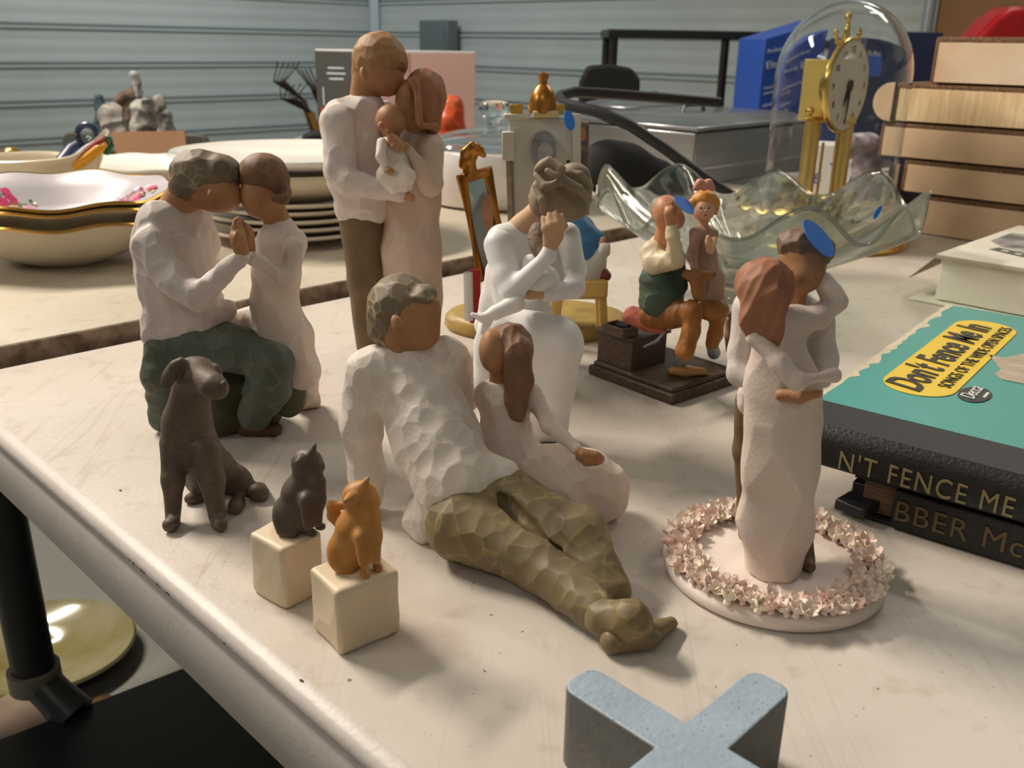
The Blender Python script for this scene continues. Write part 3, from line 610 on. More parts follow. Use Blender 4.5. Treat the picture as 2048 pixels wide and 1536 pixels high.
sh = S(6).c([(1502, 610, 46, 32), (1560, 600, 46.6, 36), (1628, 640, 46, 34)]).c([(1540, 660, 46, 56), (1550, 740, 45.8, 50), (1530, 800, 45.6, 40)], q=.75).c([(1600, 660, 46, 46), (1592, 760, 45.6, 42)], q=.75).c([(1492, 620, 45.6, 30), (1486, 700, 45.2, 27), (1482, 748, 44.6, 24), (1550, 782, 42.8, 18), (1568, 788, 42.2, 16)], k=3)
sh.c([(1640, 650, 45.4, 26), (1646, 720, 44.8, 23), (1644, 760, 44.2, 18)]).c([(1494, 790, 45.6, 22), (1496, 806, 45.4, 22)])
sk = S(4).e(1608, 508, 45.2, 48, 46, 46, rot=20).e(1612, 545, 44.6, 36, 42, 36, rot=15).c([(1590, 560, 45, 28), (1580, 610, 45.6, 30)]).c([(1562, 790, 42, 13), (1600, 792, 41.6, 15), (1628, 786, 41.6, 10)], k=2)
for i in range(3): sk.c([(1602, 786+6*i, 41.2, 6), (1640, 782+5*i, 41.4, 5)], k=1)
tr = S(4).c([(1500, 800, 45.8, 30), (1492, 900, 45.8, 24), (1494, 1068, 45.8, 18)]).c([(1570, 830, 45.4, 40), (1590, 1000, 45.2, 30), (1612, 1118, 43.6, 18)]).c([(1606, 1126, 43.6, 14), (1620, 1134, 42.8, 12)])
mb = S(6).join(sh).join(sk, 0).join(tr).mesh('man_body', skinT, F, 1.1, label='tan face, neck and hand')
sh.mesh('shirt', shirtF, mb, 1.0, carve=(15, 2.6, .5), seed=53)
tr.mesh('trousers', brownT, mb, 1.0, carve=(12, .7, .5), seed=54)
hr = S(3).e(1606, 498, 45.3, 54, 40, 52, rot=28).e(1640, 505, 45, 26, 28, 40, rot=40).e(1588, 560, 43.6, 40, 50, 46, rot=20, sub=1, k=1).e(1624, 560, 43.6, 40, 44, 60, sub=1, k=1)
hr.mesh('hair', mt('clay_hair_ash', (122, 96, 80), .6, wash=((160, 134, 114), .4), var=.2, vs=60), mb, .8, fold=(5, 2.2, (1, .3, -.4)), label='ash brown swept hair')
dr = S(6).c([(1516, 660, 43, 30), (1590, 650, 43.6, 34)]).c([(1556, 690, 43.6, 54), (1567, 770, 43.4, 68), (1562, 850, 43.4, 71), (1556, 920, 43.2, 71), (1550, 1040, 43, 70), (1545, 1150, 43, 60)], q=.72)
dr.c([(1514, 676, 41.8, 24), (1556, 725, 41, 22), (1596, 762, 40.4, 18), (1665, 750, 41.6, 14)], k=2.5).c([(1588, 646, 43.6, 24), (1640, 636, 43.6, 22), (1676, 606, 43.8, 20), (1648, 560, 44.4, 16)], k=3)
sk = S(4).e(1530, 570, 43.2, 46, 48, 44).c([(1535, 600, 43.2, 26), (1540, 650, 43.4, 26)]).c([(1664, 750, 41.6, 9), (1676, 750, 42, 8)]).c([(1650, 556, 44.4, 10), (1640, 540, 44.6, 7)])
wb = S(6).join(dr).join(sk, 0).mesh('woman_body', skinT, F, 1.1, label='tan hands')
dr.mesh('dress', dressP, wb, 1.0, carve=(21, 5.5, .5), seed=55)
hr = S(4).e(1532, 565, 43, 55, 50, 48, rot=-5).c([(1516, 590, 42.6, 42), (1512, 640, 42, 26), (1508, 664, 41.8, 12)], q=.8).c([(1546, 600, 42, 36), (1544, 660, 41.6, 20), (1552, 686, 41.4, 6)], q=.8)
hr.mesh('hair', hairR, wb, .8, fold=(6, 2.8, (.35, 0, 1)), label='long reddish brown hair')
GZ[0] = 0
def sticker(px, py, Y, ang, a, b, parent_label=None, name='price_sticker', lab=None):
    """round blue price dot stuck on something; a, b = apparent half axes, ang = direction of the long one"""
    p = aty(px, py, Y/100); sc = dep(p)/FPX; t = math.radians(ang); U = RT*math.cos(t)-UP*math.sin(t); V = RT*math.sin(t)+UP*math.cos(t)
    vd = ray(px, py); vd /= np.linalg.norm(vd); U = U-vd*(U@vd); U /= np.linalg.norm(U); V = np.cross(U, vd); V = -V if V@UP > 0 else V
    k = min(b/a, .99); w = V*k-vd*math.sqrt(1-k*k); N = np.cross(U, w)
    g = MB().lathe(p, [(0, 0), (a*sc, 0), (a*sc, .0003), (0, .0003)], 32, dirs=(U, w, N)); return g
def stick(px, py, Y, ang, a, b, parent): return sticker(px, py, Y, ang, a, b).build('price_sticker', mt('sticker_blue', (0, 122, 232), .6, emit=0), parent, label='blue round price sticker')
stick(1638, 476, 43.4, 52, 46, 16, F)
# ---- dog
F = empty('dog_figurine', at(400, 1050), 'dark brown seated dog figurine beside the two cat blocks', 'dog figurine')
dg = S(4).e(392, 750, 49.6, 44, 38, 42).c([(402, 758, 49, 31), (428, 773, 47.8, 24), (436, 778, 47.6, 20)]).e(448, 768, 47, 8, 7, 7, k=1)
dg.c([(384, 775, 50, 37), (376, 830, 50.4, 44)]).c([(374, 850, 50.6, 50), (384, 895, 51, 50), (420, 945, 53, 50), (455, 985, 54.5, 42)])
dg.e(339, 752, 48.4, 15, 30, 10, rot=22, k=2).c([(352, 730, 48.6, 10), (362, 724, 48.8, 10)], k=3).e(436, 742, 49.4, 8, 18, 9, rot=-20, k=2)
dg.c([(346, 890, 50, 26), (346, 960, 49.2, 21), (346, 1034, None, 15)]).c([(346, 1046, None, 15), (340, 1050, None, 15)], k=3)
dg.c([(412, 900, 49.6, 28), (424, 960, 49, 24), (434, 1034, None, 16)]).c([(436, 1046, None, 15), (440, 1050, None, 15)], k=3)
dg.e(478, 978, 53, 32, 50, 26, rot=-8, k=4).c([(478, 1008, 52, 20), (470, 1016, None, 14)]).c([(495, 992, 55.5, 16), (515, 985, None, 16), (522, 972, 57, 15), (526, 990, None, 12)], k=3).c([(420, 985, 52, 18), (388, 996, None, 11), (378, 998, None, 10)], k=3)
dg.e(392, 736, 46.4, 9, 4, 8, rot=12, k=1.5, sub=1).e(428, 740, 46.9, 6, 4, 8, rot=20, k=1.5, sub=1).c([(448, 784, 45.8, 2.5), (430, 790, 45.9, 2), (412, 788, 46.4, 1.5)], k=1, sub=1)
dgm = mt('clay_dog', (94, 76, 62), .6, wash=((170, 148, 122), .22), var=.4, vs=50, rgb2=(74, 62, 54), bump=.15, bs=400)
dg.mesh('dog_body', dgm, F, .85, carve=(8, .35), seed=6, lap=2)
# ---- cats on cubes
def cube(fpx, lpx, rpx, h, name, label, seed):
    f, l, r = at(*fpx), at(*lpx), at(*rpx); a = l-f; b = r-f; w = (np.linalg.norm(a)+np.linalg.norm(b))/2*1.0
    F = empty(name, f+(a+b)/2, label, 'cat figurine')
    s = S(2); c = f+(a+b)/2+EZ*h/2; A = a/np.linalg.norm(a); B = b-A*(b@A); B /= np.linalg.norm(B)
    s.box(c, (A, B, EZ), (np.linalg.norm(a)/2, np.linalg.norm(b)/2, h/2), .0022)
    for d, n in ((A, np.linalg.norm(a)/2), (-A, np.linalg.norm(a)/2), (B, np.linalg.norm(b)/2), (-B, np.linalg.norm(b)/2), (EZ, h/2)): s.p.append(('e', c+d*(n+.0385), ((1., 0, 0), (0, 1., 0), (0, 0, 1.)), (.040, .040, .040), 0, 0, .004, 1)) if 0 else None
    s.p = [(q[0], q[1], tuple(np.array(v) for v in q[2]), *q[3:]) for q in s.p]
    s.mesh('block', mt('clay_block', (226, 206, 176), .5, var=.12, vs=25, sss=.1), F, .8, carve=(24, 2.2), seed=seed)
    return F, c, h
F, c, h = cube((576, 1224), (507, 1183), (650, 1180), .0350, 'cat_figurine', 'small dark brown cat seated on a cream block, behind the orange cat', 3)
Y1 = c[1]*100; GZ[0] = h-.0008
s = S(3).e(614, 926, Y1, 32, 30, 28).c([(622, 908, Y1-.2, 11), (632, 887, Y1-.2, 2)], k=2).c([(604, 918, Y1-.8, 12), (594, 924, Y1-1.3, 5)], k=2).e(638, 934, Y1-.3, 12, 11, 13)
s.c([(610, 950, Y1, 24), (600, 985, Y1, 34), (590, 1030, Y1+.3, 38)]).c([(632, 965, Y1-.4, 20), (634, 1000, Y1-.6, 19)]).c([(612, 1000, Y1-1, 15), (616, 1050, Y1-1.5, 11)]).c([(616, 1062, None, 10), (626, 1066, None, 9)], k=2).c([(634, 1000, Y1-.8, 13), (636, 1045, Y1-1.2, 9)]).c([(638, 1052, None, 9), (644, 1053, None, 8)], k=2)
s.e(564, 1030, Y1, 20, 36, 18, k=2).c([(565, 1062, None, 12), (585, 1068, None, 9)], k=2)
s.mesh('cat', mt('clay_cat_dark', (92, 76, 66), .55, wash=((150, 132, 110), .3), var=.25, vs=60), F, .7, carve=(6, .25), label='dark brown cat')
GZ[0] = 0
F, c, h = cube((682, 1317), (626, 1260), (803, 1262), .0350, 'cat_figurine', 'small orange cat seated on a cream block, nearest block to the camera', 5)
Y1 = c[1]*100; GZ[0] = h-.0008
s = S(3).e(720, 993, Y1, 36, 33, 32).c([(726, 974, Y1-.2, 13), (737, 955, Y1-.2, 3)], k=2).c([(704, 996, Y1-1, 15), (692, 1002, Y1-1.5, 7)], k=2).e(746, 1004, Y1-.3, 15, 13, 15)
s.c([(722, 1018, Y1, 27), (712, 1055, Y1, 38), (700, 1100, Y1+.3, 40)]).c([(738, 1035, Y1-.4, 24), (742, 1070, Y1-.6, 22)]).c([(722, 1075, Y1-1, 16), (728, 1125, Y1-1.5, 12)]).c([(730, 1143, None, 11), (731, 1150, None, 10)], k=2).c([(748, 1070, Y1-.8, 15), (752, 1120, Y1-1.1, 10)]).c([(755, 1132, None, 10), (757, 1136, None, 9)], k=2)
s.e(676, 1105, Y1-.1, 23, 38, 20, k=2).c([(684, 1136, None, 13), (700, 1140, None, 10)], k=2).c([(690, 1060, Y1+1.2, 12), (668, 1030, Y1+1.6, 13), (664, 1012, Y1+1.5, 10), (690, 1010, Y1+1.4, 9)], k=2)
s.mesh('cat', mt('clay_cat_orange', (196, 134, 62), .5, var=.25, vs=60, sss=.1), F, .7, carve=(6, .2), label='orange cat')
GZ[0] = 0
# ---- grandfather and girl on a bench base
A, B, D = at(1175, 748), at(1344, 812), at(1480, 766)
e = B-A; f = D-B; e /= np.linalg.norm(e); f = np.cross(EZ, e); W1 = np.linalg.norm(B-A); W2 = np.linalg.norm(D-B)*1.0
F = empty('figurine', A+e*W1/2+f*W2/2, 'painted grandfather in green vest with girl and doll on a brown wooden base', 'figurine')
woodB = mt('painted_wood', (96, 74, 58), .45, var=.45, vs=30, strx=(1, 8, 8), bump=.3, bs=150)
c = A+e*W1/2+f*W2/2
MB().box(c+EZ*.0045, e, f, EZ, W1/2, W2/2, .0045).build('base_plate', woodB, F, bev=.002)
MB().box(c+EZ*.0105, e, f, EZ, W1/2-.003, W2/2-.003, .0025).build('base_step', woodB, F, bev=.002)
bb = MB(); bo = A+e*.008+f*.006+EZ*.0125
bx = bo+e*.0165+f*.022
bb.box(bx+EZ*.0135, e, f, EZ, .020, .022, .0135).box(bx+EZ*.0285, e, f, EZ, .0225, .0245, .002)
MB().box(bx+EZ*.0135, e, f, EZ, .020, .022, .0135).build('bench_box', woodB, F, bev=.001)
MB().box(bx+EZ*.0285, e, f, EZ, .0225, .0245, .0018).build('bench_top', woodB, F, bev=.001)
p = at(1240, 668, .043)
tr_ = MB(); q = p
for sx, hx, hy in ((-1, .001, .009), (1, .001, .009)): tr_.box(q+e*.0115*sx+EZ*.0042, e, f, EZ, hx, hy, .0042)
for sy in (-1, 1): tr_.box(q+f*.0085*sy+EZ*.0042, e, f, EZ, .0115, .001, .0042)
tr_.box(q+EZ*.001, e, f, EZ, .0115, .009, .001); tr_.build('tool_tray', woodB, F, bev=.0004)
MB().tube([p+EZ*.007-e*.004, p+EZ*.008+e*.009], .0022, 8).build('tool', mt('gun_metal', (52, 54, 60), .35, .6), F)
S(3).c([(1266, 634, 74.6, 21), (1300, 644, 73.6, 18), (1324, 658, 72.6, 11)], q=.8).c([(1285, 628, 75, 14), (1325, 650, 73.6, 10)]).mesh('cushion', mt('pink_cloth', (204, 108, 92), .6, var=.3, vs=60), F, 1.0, clip=None, fold=(7, 1.5, (1, 0, 0)))
MB().tube([at(1288, 694, .05), at(1312, 684, .052), at(1330, 665, .056)], [.0014, .0022, .0014], 8, flat=.5).build('saw', mt('saw_steel', (120, 124, 124), .35, .5), F)
GZ[0] = .0125
ves = S(4).c([(1312, 560, 72.5, 34), (1322, 600, 72.5, 42), (1330, 618, 72.4, 38)]).c([(1340, 520, 73.2, 30), (1352, 570, 73, 24)]).c([(1300, 625, 72.4, 14), (1345, 640, 71.8, 14)])
slv = S(3).c([(1304, 505, 72.6, 24), (1310, 525, 72, 24), (1350, 520, 70.6, 18), (1346, 470, 70.2, 13), (1344, 458, 70.2, 12)], k=3).c([(1320, 490, 73.2, 22), (1345, 495, 73.6, 20)])
sk = S(3).e(1334, 424, 72.6, 29, 34, 30, rot=-8).e(1352, 440, 72, 18, 20, 20).c([(1342, 450, 70.3, 10), (1340, 425, 70, 13)], k=1.5).c([(1330, 455, 72.8, 18), (1325, 480, 72.8, 18)])
for i, x in enumerate((1330, 1337, 1344)): sk.c([(1338+i*2, 428, 70, 6), (x, 408-i*2, 70.3, 4)], k=1)
pt = S(4).c([(1302, 630, 72.5, 26), (1350, 628, 71.2, 26), (1382, 622, 70, 20)]).c([(1385, 622, 70, 19), (1382, 665, 69.6, 17), (1370, 704, 69.2, 19)]).c([(1415, 620, 71.2, 20), (1438, 620, 71, 17), (1430, 670, 71, 14), (1425, 686, 70.8, 14)])
bd = S(4).join(ves).join(slv).join(sk, 0).join(pt).mesh('grandfather_body', mt('painted_skin', (196, 136, 98), .5, var=.15, vs=80), F, 1.1, label='painted face and raised hand')
ves.mesh('vest', mt('vest_green', (70, 88, 70), .5, var=.25, vs=60), bd, .8, fold=(7, 1.8, (1, 0, -.4)))
slv.mesh('shirt', mt('shirt_cream', (222, 204, 170), .5, var=.15, vs=80), bd, .8, carve=(7, 1.4))
pt.mesh('trousers', mt('trousers_ochre', (168, 108, 46), .5, var=.35, vs=60), bd, .8, fold=(6, 1.8, (.1, 0, 1)))
S(2).e(1320, 420, 73.2, 20, 26, 30, rot=-8).e(1350, 450, 70.9, 32, 40, 20, sub=1).mesh('hair', mt('hair_grey', (158, 146, 132), .6, var=.2, vs=80), bd, .9, carve=(5, .5))
S(2).c([(1350, 728, 69.6, 11), (1374, 722, 69.3, 13)]).c([(1426, 700, 71, 11), (1432, 706, 70.7, 10)]).c([(1374, 705, 69.3, 12), (1372, 720, 69.3, 12)])
S(2).c([(1370, 705, 69.4, 14), (1358, 726, None, 14)]).mesh('sock', mt('sock_blue', (128, 148, 158), .5), bd, .9)
S(2).c([(1424, 690, 71, 12), (1428, 706, None, 13)]).mesh('sock', mt('sock_blue', (128, 148, 158), .5), bd, .9)
S(2).c([(1345, 741, None, 9), (1370, 742, None, 12), (1405, 743, None, 8)], k=3).mesh('shoe', mt('shoe_tan', (190, 140, 80), .5), bd, .9)
gd = S(4).c([(1390, 466, 72.6, 13), (1424, 468, 72.6, 13)]).c([(1408, 470, 72.8, 20), (1410, 520, 72.8, 24), (1416, 560, 72.8, 30), (1425, 600, 72.4, 24)]).c([(1392, 470, 72, 11), (1384, 510, 71.4, 10), (1390, 540, 71, 9)])
gk = S(2.5).e(1408, 418, 72.6, 23, 26, 22).c([(1408, 435, 72.8, 9), (1408, 458, 72.8, 10)]).c([(1428, 480, 71.8, 8), (1420, 500, 70.6, 8), (1418, 484, 70.2, 8), (1416, 474, 70.1, 5)], k=1.5).e(1411, 421, 70.95, 3, 4, 3, k=1)
gb = S(4).join(gd).join(gk, 0).mesh('girl_body', mt('painted_skin_fair', (214, 164, 132), .5), F, 1.0, label='painted face and arm')
gd.mesh('dress', mt('dress_dusty', (178, 142, 126), .5, var=.5, vs=120, rgb2=(150, 110, 96)), gb, .8, fold=(6, 1.6, (0, 0, 1)))
gh = S(2).e(1409, 402, 73, 28, 22, 26).c([(1386, 405, 72.6, 9), (1390, 425, 72.6, 6)]).c([(1432, 405, 72.6, 9), (1430, 425, 72.6, 6)]).e(1410, 424, 70.8, 19, 18, 16, sub=1)
gh.mesh('hair', mt('hair_blond', (216, 150, 62), .5, var=.25, vs=80), gb, .9, carve=(5, .7))
S(2).c([(1392, 376, 72, 7), (1400, 366, 72, 8), (1408, 376, 72, 5), (1417, 366, 72, 8), (1424, 376, 72, 7)]).mesh('hair_bow', mt('bow_pink', (206, 140, 126), .5), gb, .8, clip=None)
for x, y in ((1402, 416), (1418, 416)): S(.5).e(x, y, 70.75, 2.6, 2.2, 2).mesh('eye', mt('eye_dark', (40, 26, 20), .3), gb, .4, clip=None, lap=0)
S(.5).e(1411, 430, 70.8, 3.5, 1.8, 2).mesh('mouth', mt('mouth_red', (150, 50, 40), .4), gb, .4, clip=None, lap=0)
S(3).c([(1372, 548, 70.6, 10), (1395, 556, 70.2, 14), (1425, 548, 70, 8)]).c([(1395, 560, 70.2, 16), (1398, 590, 70.2, 14)]).mesh('doll', mt('doll_brown', (150, 98, 52), .5, var=.4, vs=80), F, .9, carve=(7, .8), label='brown rag doll held on the lap')
S(2).c([(1458, 640, 73.8, 7), (1458, 672, 73.6, 9), (1460, 700, None, 9)]).e(1461, 628, 73.4, 9, 8, 9).mesh('puppy', mt('puppy_tan', (170, 130, 106), .5, var=.5, vs=90), F, .9)
stick(1369, 409, 69.9, 42, 25, 10, F)
GZ[0] = 0
# ---- painter at his easel
c = at(1072, 655); F = empty('figurine', c, 'painted figurine of a painter on a yellow stool at an easel with a gilt mirror', 'figurine')
gold = mt('gilt', (190, 130, 56), .3, .75, var=.3, vs=60); goldp = mt('gilt_bright', (222, 176, 88), .25, .9)
MB().lathe(c, [(0, 0), (.090, 0), (.093, .004), (.092, .012), (.088, .016), (.084, .017), (0, .017)], 64, ax=(1, .62)).build('base_oval', mt('base_ochre', (176, 146, 78), .5, var=.35, vs=40), F)
GZ[0] = .017; Ym = 84
def quadbar(pts, w, name, mat, parent, th=.006, closed=True):
    P = [aty(x, y, Ym_/100) for x, y, Ym_ in pts]; return MB().tube(P, w, 4, closed=closed).build(name, mat, parent, bev=.0008)
mf = [aty(923, 352, .815), aty(974, 338, .825), aty(1004, 500, .835), aty(962, 560, .825)]
mir = MB().tube(mf, .0052, 8, closed=True).build('mirror_frame', gold, F, smooth=60)
MB().hexa([p+FW*.0015 for p in mf], [p-FW*.0005 for p in mf]).build('mirror_pane', mt('mirror_grey', (172, 182, 188), .15, .4), mir)
mc = (mf[0]+mf[1]+mf[2]+mf[3])/4
pc = aty(976, 425, .815); MB().lathe(pc, [(0, 0), (.006, 0), (.0055, .0006), (0, .0008)], 24, ax=(.8, 2.8), dirs=(RT, UP, -FW)).build('reflected_face', mt('painted_skin', (196, 136, 98)), mir)
S(2).c([(940, 345, 81.8, 14), (938, 320, 81.8, 12), (950, 300, 81.8, 12), (958, 298, 81.8, 8)]).c([(925, 330, 81.6, 8), (930, 305, 81.6, 9), (945, 292, 81.6, 9)]).c([(958, 300, 81.6, 10), (968, 310, 81.4, 6)]).c([(925, 358, 81.8, 10), (970, 345, 82.2, 10)]).mesh('eagle_crest', gold, mir, .9, carve=(6, 1.0), clip=None)
MB().tube([aty(936, 545, .80), aty(938, 640, .80)], .0042, 8).build('white_post', whiteM, F)
MB().tube([aty(950, 540, .805), aty(950, 644, .805)], .0052, 8).build('red_post', mt('paint_red', (176, 36, 28), .5), F)
cz = Ym/100+.03
def slab(x0, y0, x1, y1, Y, th, name, mat, parent, bev=.001):
    a, b, c_, d = aty(x0, y1, Y), aty(x1, y1, Y), aty(x1, y0, Y), aty(x0, y0, Y); n = np.array([0, th, 0])
    return MB().hexa([a, b, b+n, a+n], [d, c_, c_+n, d+n]).build(name, mat, parent, bev=bev)
cv = mt('canvas_white', (206, 204, 190), .6, var=.08, vs=40)
slab(1018, 236, 1150, 560, .875, .008, 'canvas', cv, F)
slab(1004, 264, 1030, 322, .868, .012, 'canvas_fold', cv, F)
MB().tube([aty(1019, 322, .872), aty(1026, 560, .872)], .0035, 4).build('easel_leg', mt('easel_wood', (150, 138, 118), .5, var=.4, vs=90), F)
slab(1008, 228, 1060, 240, .872, .01, 'canvas_clip', cv, F); 
MB().lathe(aty(1087, 300, .868), [(0, 0), (.0115, 0), (.0112, .0005), (0, .0007)], 32, ax=(1, 1.5), dirs=(RT, UP, -FW)).build('grey_oval_sketch', mt('sketch_grey', (150, 152, 150), .7, var=.35, vs=120), F)
MB().lathe(aty(1090, 306, .8665), [(0, 0), (.0078, 0), (.0076, .0004), (0, .0006)], 32, ax=(.9, 1.25), dirs=(RT, UP, -FW)).build('pale_oval_sketch', mt('sketch_pale', (178, 178, 172), .7, var=.2, vs=120), F)
hp = aty(1085, 226, .878)
MB().lathe(hp, [(0, 0), (.0125, 0), (.0128, .004), (.0125, .011), (.0105, .0175), (.007, .0225), (.004, .025), (.0035, .028), (.005, .031), (.0045, .034), (0, .036)], 32).build('gilt_helmet', gold, F)
MB().tube([hp+UP*.006+np.array([.0125*math.cos(a), .0125*math.sin(a), .004*math.sin(a)]) for a in np.linspace(0, 6.283, 24, False)], .0012, 6, closed=True).build('helmet_band', goldp, F)
slab(1020, 208, 1046, 232, .874, .008, 'gilt_knob', goldp, F); slab(1108, 208, 1130, 230, .874, .008, 'gilt_knob', goldp, F)
slab(1066, 222, 1118, 236, .866, .008, 'gilt_ledge', mt('cream_gilt', (206, 188, 130), .45), F)
slab(1146, 228, 1162, 440, .866, .006, 'sketch_strip', cv, F)
slab(1150, 244, 1178, 430, .876, .005, 'pinned_print', mt('print_red_brown', (92, 60, 54), .6, var=.8, vs=90, rgb2=(150, 140, 130)), F)
MB().lathe(aty(1165, 268, .8735), [(0, 0), (.0045, 0), (0, .0007)], 20, ax=(.8, 1.4), dirs=(RT, UP, -FW)).build('tiny_portrait', mt('painted_skin', (1, 1, 1)), F)
ps = S(4).c([(1150, 470, 83, 44), (1160, 500, 82, 44)], q=.9).c([(1120, 450, 83, 34), (1190, 478, 82, 20)])
pw = S(4).c([(1160, 528, 82, 42), (1175, 540, 81.6, 38)]).c([(1195, 520, 81, 20), (1208, 500, 80.6, 9), (1218, 490, 80.4, 4)]).c([(1206, 490, 80.6, 5), (1216, 508, 80.4, 4)])
hd = S(3).c([(1120, 420, 83.4, 24), (1130, 400, 83.4, 30)]).e(1125, 380, 83.6, 26, 30, 28).c([(1206, 478, 80.8, 6), (1202, 490, 80.8, 6)])
bd = S(4).join(ps).join(pw).join(hd, 0).mesh('painter_body', mt('painted_skin', (1, 1, 1)), F, 1.2)
ps.mesh('blue_shirt', mt('shirt_blue', (62, 122, 172), .5, var=.25, vs=50), bd, 1.1, carve=(12, .8)); pw.mesh('white_trousers', mt('trousers_grey', (200, 194, 186), .5), bd, 1.1, carve=(10, .8))
S(3).c([(1130, 555, 82, 12), (1212, 552, 80.6, 11)]).c([(1130, 548, 82.6, 12), (1205, 545, 81, 12)]).mesh('seat_cushion', mt('cushion_red', (120, 34, 32), .5), F, 1.0)
yel = mt('stool_yellow', (222, 184, 100), .45, var=.15, vs=40)
sx0, sx1 = aty(1110, 585, .80), aty(1214, 575, .80); ms = (sx0+sx1)/2; ms[2] = 0
zt = aty(1165, 562, .80)[2]; zb = .017
MB().box((ms[0], ms[1]+.02, zt-.008), RT, (0, 1, 0), EZ, .024, .022, .009).build('stool_seat', yel, F, bev=.003)
for sx in (-1, 1):
    for sy in (-1, 1): MB().tube([(ms[0]+sx*.019, ms[1]+.02+sy*.016, zt-.012), (ms[0]+sx*.023, ms[1]+.02+sy*.020, zb)], .0052, 4).build('stool_leg', yel, F, bev=.001)
MB().tube([aty(1135, 320, .80), aty(1145, 345, .80)], .0016, 6).build('brush', mt('gun_metal', (52, 54, 60)), F)
stick(1139, 241, 85.5, 75, 20, 10, F)
GZ[0] = 0
# ================================================================ speckled block
def poly_arc(c, r, a0, a1, n=8): return [(c[0]+r*math.cos(math.radians(a0+(a1-a0)*i/n)), c[1]+r*math.sin(math.radians(a0+(a1-a0)*i/n))) for i in range(n+1)]
hw, al, rc = .0093, .056, .006
P = []
for q in range(4):
    a = math.radians(45+90*q); ca, sa = math.cos(a), math.sin(a)
    loc = [(hw, -hw)]+poly_arc((al-rc-.001, -hw+rc), rc, -90, 0, 5)+poly_arc((al-rc-.001, hw-rc), rc, 0, 90, 5)
    P += [(x*ca-y*sa, x*sa+y*ca) for x, y in loc]
bmt = mt('speckled_blue', (160, 176, 192), .55, var=.12, vs=60, vor=520, bump=.3, bs=400)
bk = MB().prism((.066, .264, .0002), (1, 0, 0), (0, 1, 0), EZ, P, .0365); bk.mi = [1, 0]+[1]*(len(bk.f)-2)
tag(bk.build('speckled_block', [bmt, mt('block_side_grey', (112, 112, 108), .7, var=.15, vs=80, bump=.2, bs=300)], None, bev=.0009, smooth=40), 'grey X-shaped block with speckled pale blue top at the front of the table', 'block')
# ================================================================ record albums
sd = np.array([.785, -.62, 0]); sd /= np.linalg.norm(sd); ld = np.array([.62, .785, 0]); ld /= np.linalg.norm(ld)
P0 = at(1632, 797, .055)
A = empty('record_album', P0+sd*.14+ld*.12, 'teal record album with a yellow title label and black cloth spine, top of two', 'record album')
A.location.z = .028
blk = mt('black_cloth', (42, 44, 48), .55, var=.2, vs=300, bump=.3, bs=700); blk2 = mt('black_spine', (30, 30, 31), .5, var=.3, vs=120, bump=.3, bs=500)
tea = mt('teal_paper', (70, 158, 152), .32, var=.18, vs=14, rgb2=(88, 168, 160), bump=.12, bs=60); paper = mt('torn_paper', (222, 206, 180), .7, var=.2, vs=200)
W_, L_ = .30, .315
rr = random.Random(3)
MB().prism(P0-EZ*.0022-sd*.0015-ld*.040, sd, ld, EZ, [(0, 0), (W_, 0), (W_, L_+.04)]+[(0+rr.uniform(-.001, .001), L_+.04-i*.011) for i in range(29)]+[(0, .035)], .0018).build('cover_board', paper, A, bev=0)
ragged = [(0, 0), (W_, 0), (W_, L_-.002)]+[(.0015+abs(rr.gauss(0, .0028))*(1 if i < 34 else .2), L_-.003-i*.0075) for i in range(41)]
MB().prism(P0-EZ*.0004, sd, ld, EZ, ragged, .0005).build('teal_cover', tea, A, smooth=0)
MB().prism(P0-EZ*.0004-ld*.041, sd, ld, EZ, [(0, 0), (W_, 0), (W_, .041), (.0, .041)], .0004).build('cloth_band', blk, A, smooth=0)
sp_ = MB(); prof = [(0, .001), (-.004, -.002), (-.006, -.008), (-.006, -.020), (-.004, -.0245), (0, -.026)]
o = P0-ld*.041
pts = [o+ld*a+EZ*b+sd*.012 for a, b in prof]; n = len(prof); sp_.add(pts+[p+sd*(W_-.012) for p in pts], [(i, i+1, i+1+n, i+n) for i in range(n-1)]+[tuple(range(n)), tuple(range(2*n-1, n-1, -1))])
sp_.build('spine', blk2, A, smooth=60)
MB().box(P0+sd*W_/2+ld*.14-EZ*.0135, sd, ld, EZ, W_/2-.012, .16, .0105).build('record_sleeves', mt('sleeve_brown', (140, 108, 76), .7, var=.6, vs=400, strx=(.1, .1, 3), bump=.6, bs=300), A)
MB().box(P0+sd*W_/2+ld*.137-EZ*.026, sd, ld, EZ, W_/2, .175, .001).build('back_board', blk, A)
def cover(px, py): p = at(px, py, .0562); return p
yl = mt('label_yellow', (242, 206, 48), .35, var=.08, vs=60); ink = mt('ink_black', (34, 30, 30), .45)
a0, a1 = cover(1822, 762), cover(1985, 659); ctr = (a0+a1)/2; ctr[2] = .0553; tx = (a1-a0)/np.linalg.norm(a1-a0); tx[2] = 0; tx = ld*.96+tx*.04; tx /= np.linalg.norm(tx); ty = np.cross(EZ, tx)
hl = np.linalg.norm(a1-a0)/2+.001; hh = .0235
MB().prism(ctr, tx, ty, EZ, poly_arc((hl, 0), hh, -90, 90, 12)+poly_arc((-hl, 0), hh, 90, 270, 12), .0004).build('title_label', yl, A, smooth=0)
c0 = ctr+EZ*.0005
text('title_lettering', "Don't Fence Me In", .034, c0-tx*(hl+.018)-ty*.004, tx, ty, ink, A, shear=.3, sx=.78, bold=.0007)
text('subtitle_lettering', 'SONGS OF THE WIDE OPEN SPACES', .0125, c0-tx*(hl-.004)-ty*.0185, tx, ty, ink, A, sx=.88, sp=1.05)
dc = cover(1950, 787); dc[2] = .0553
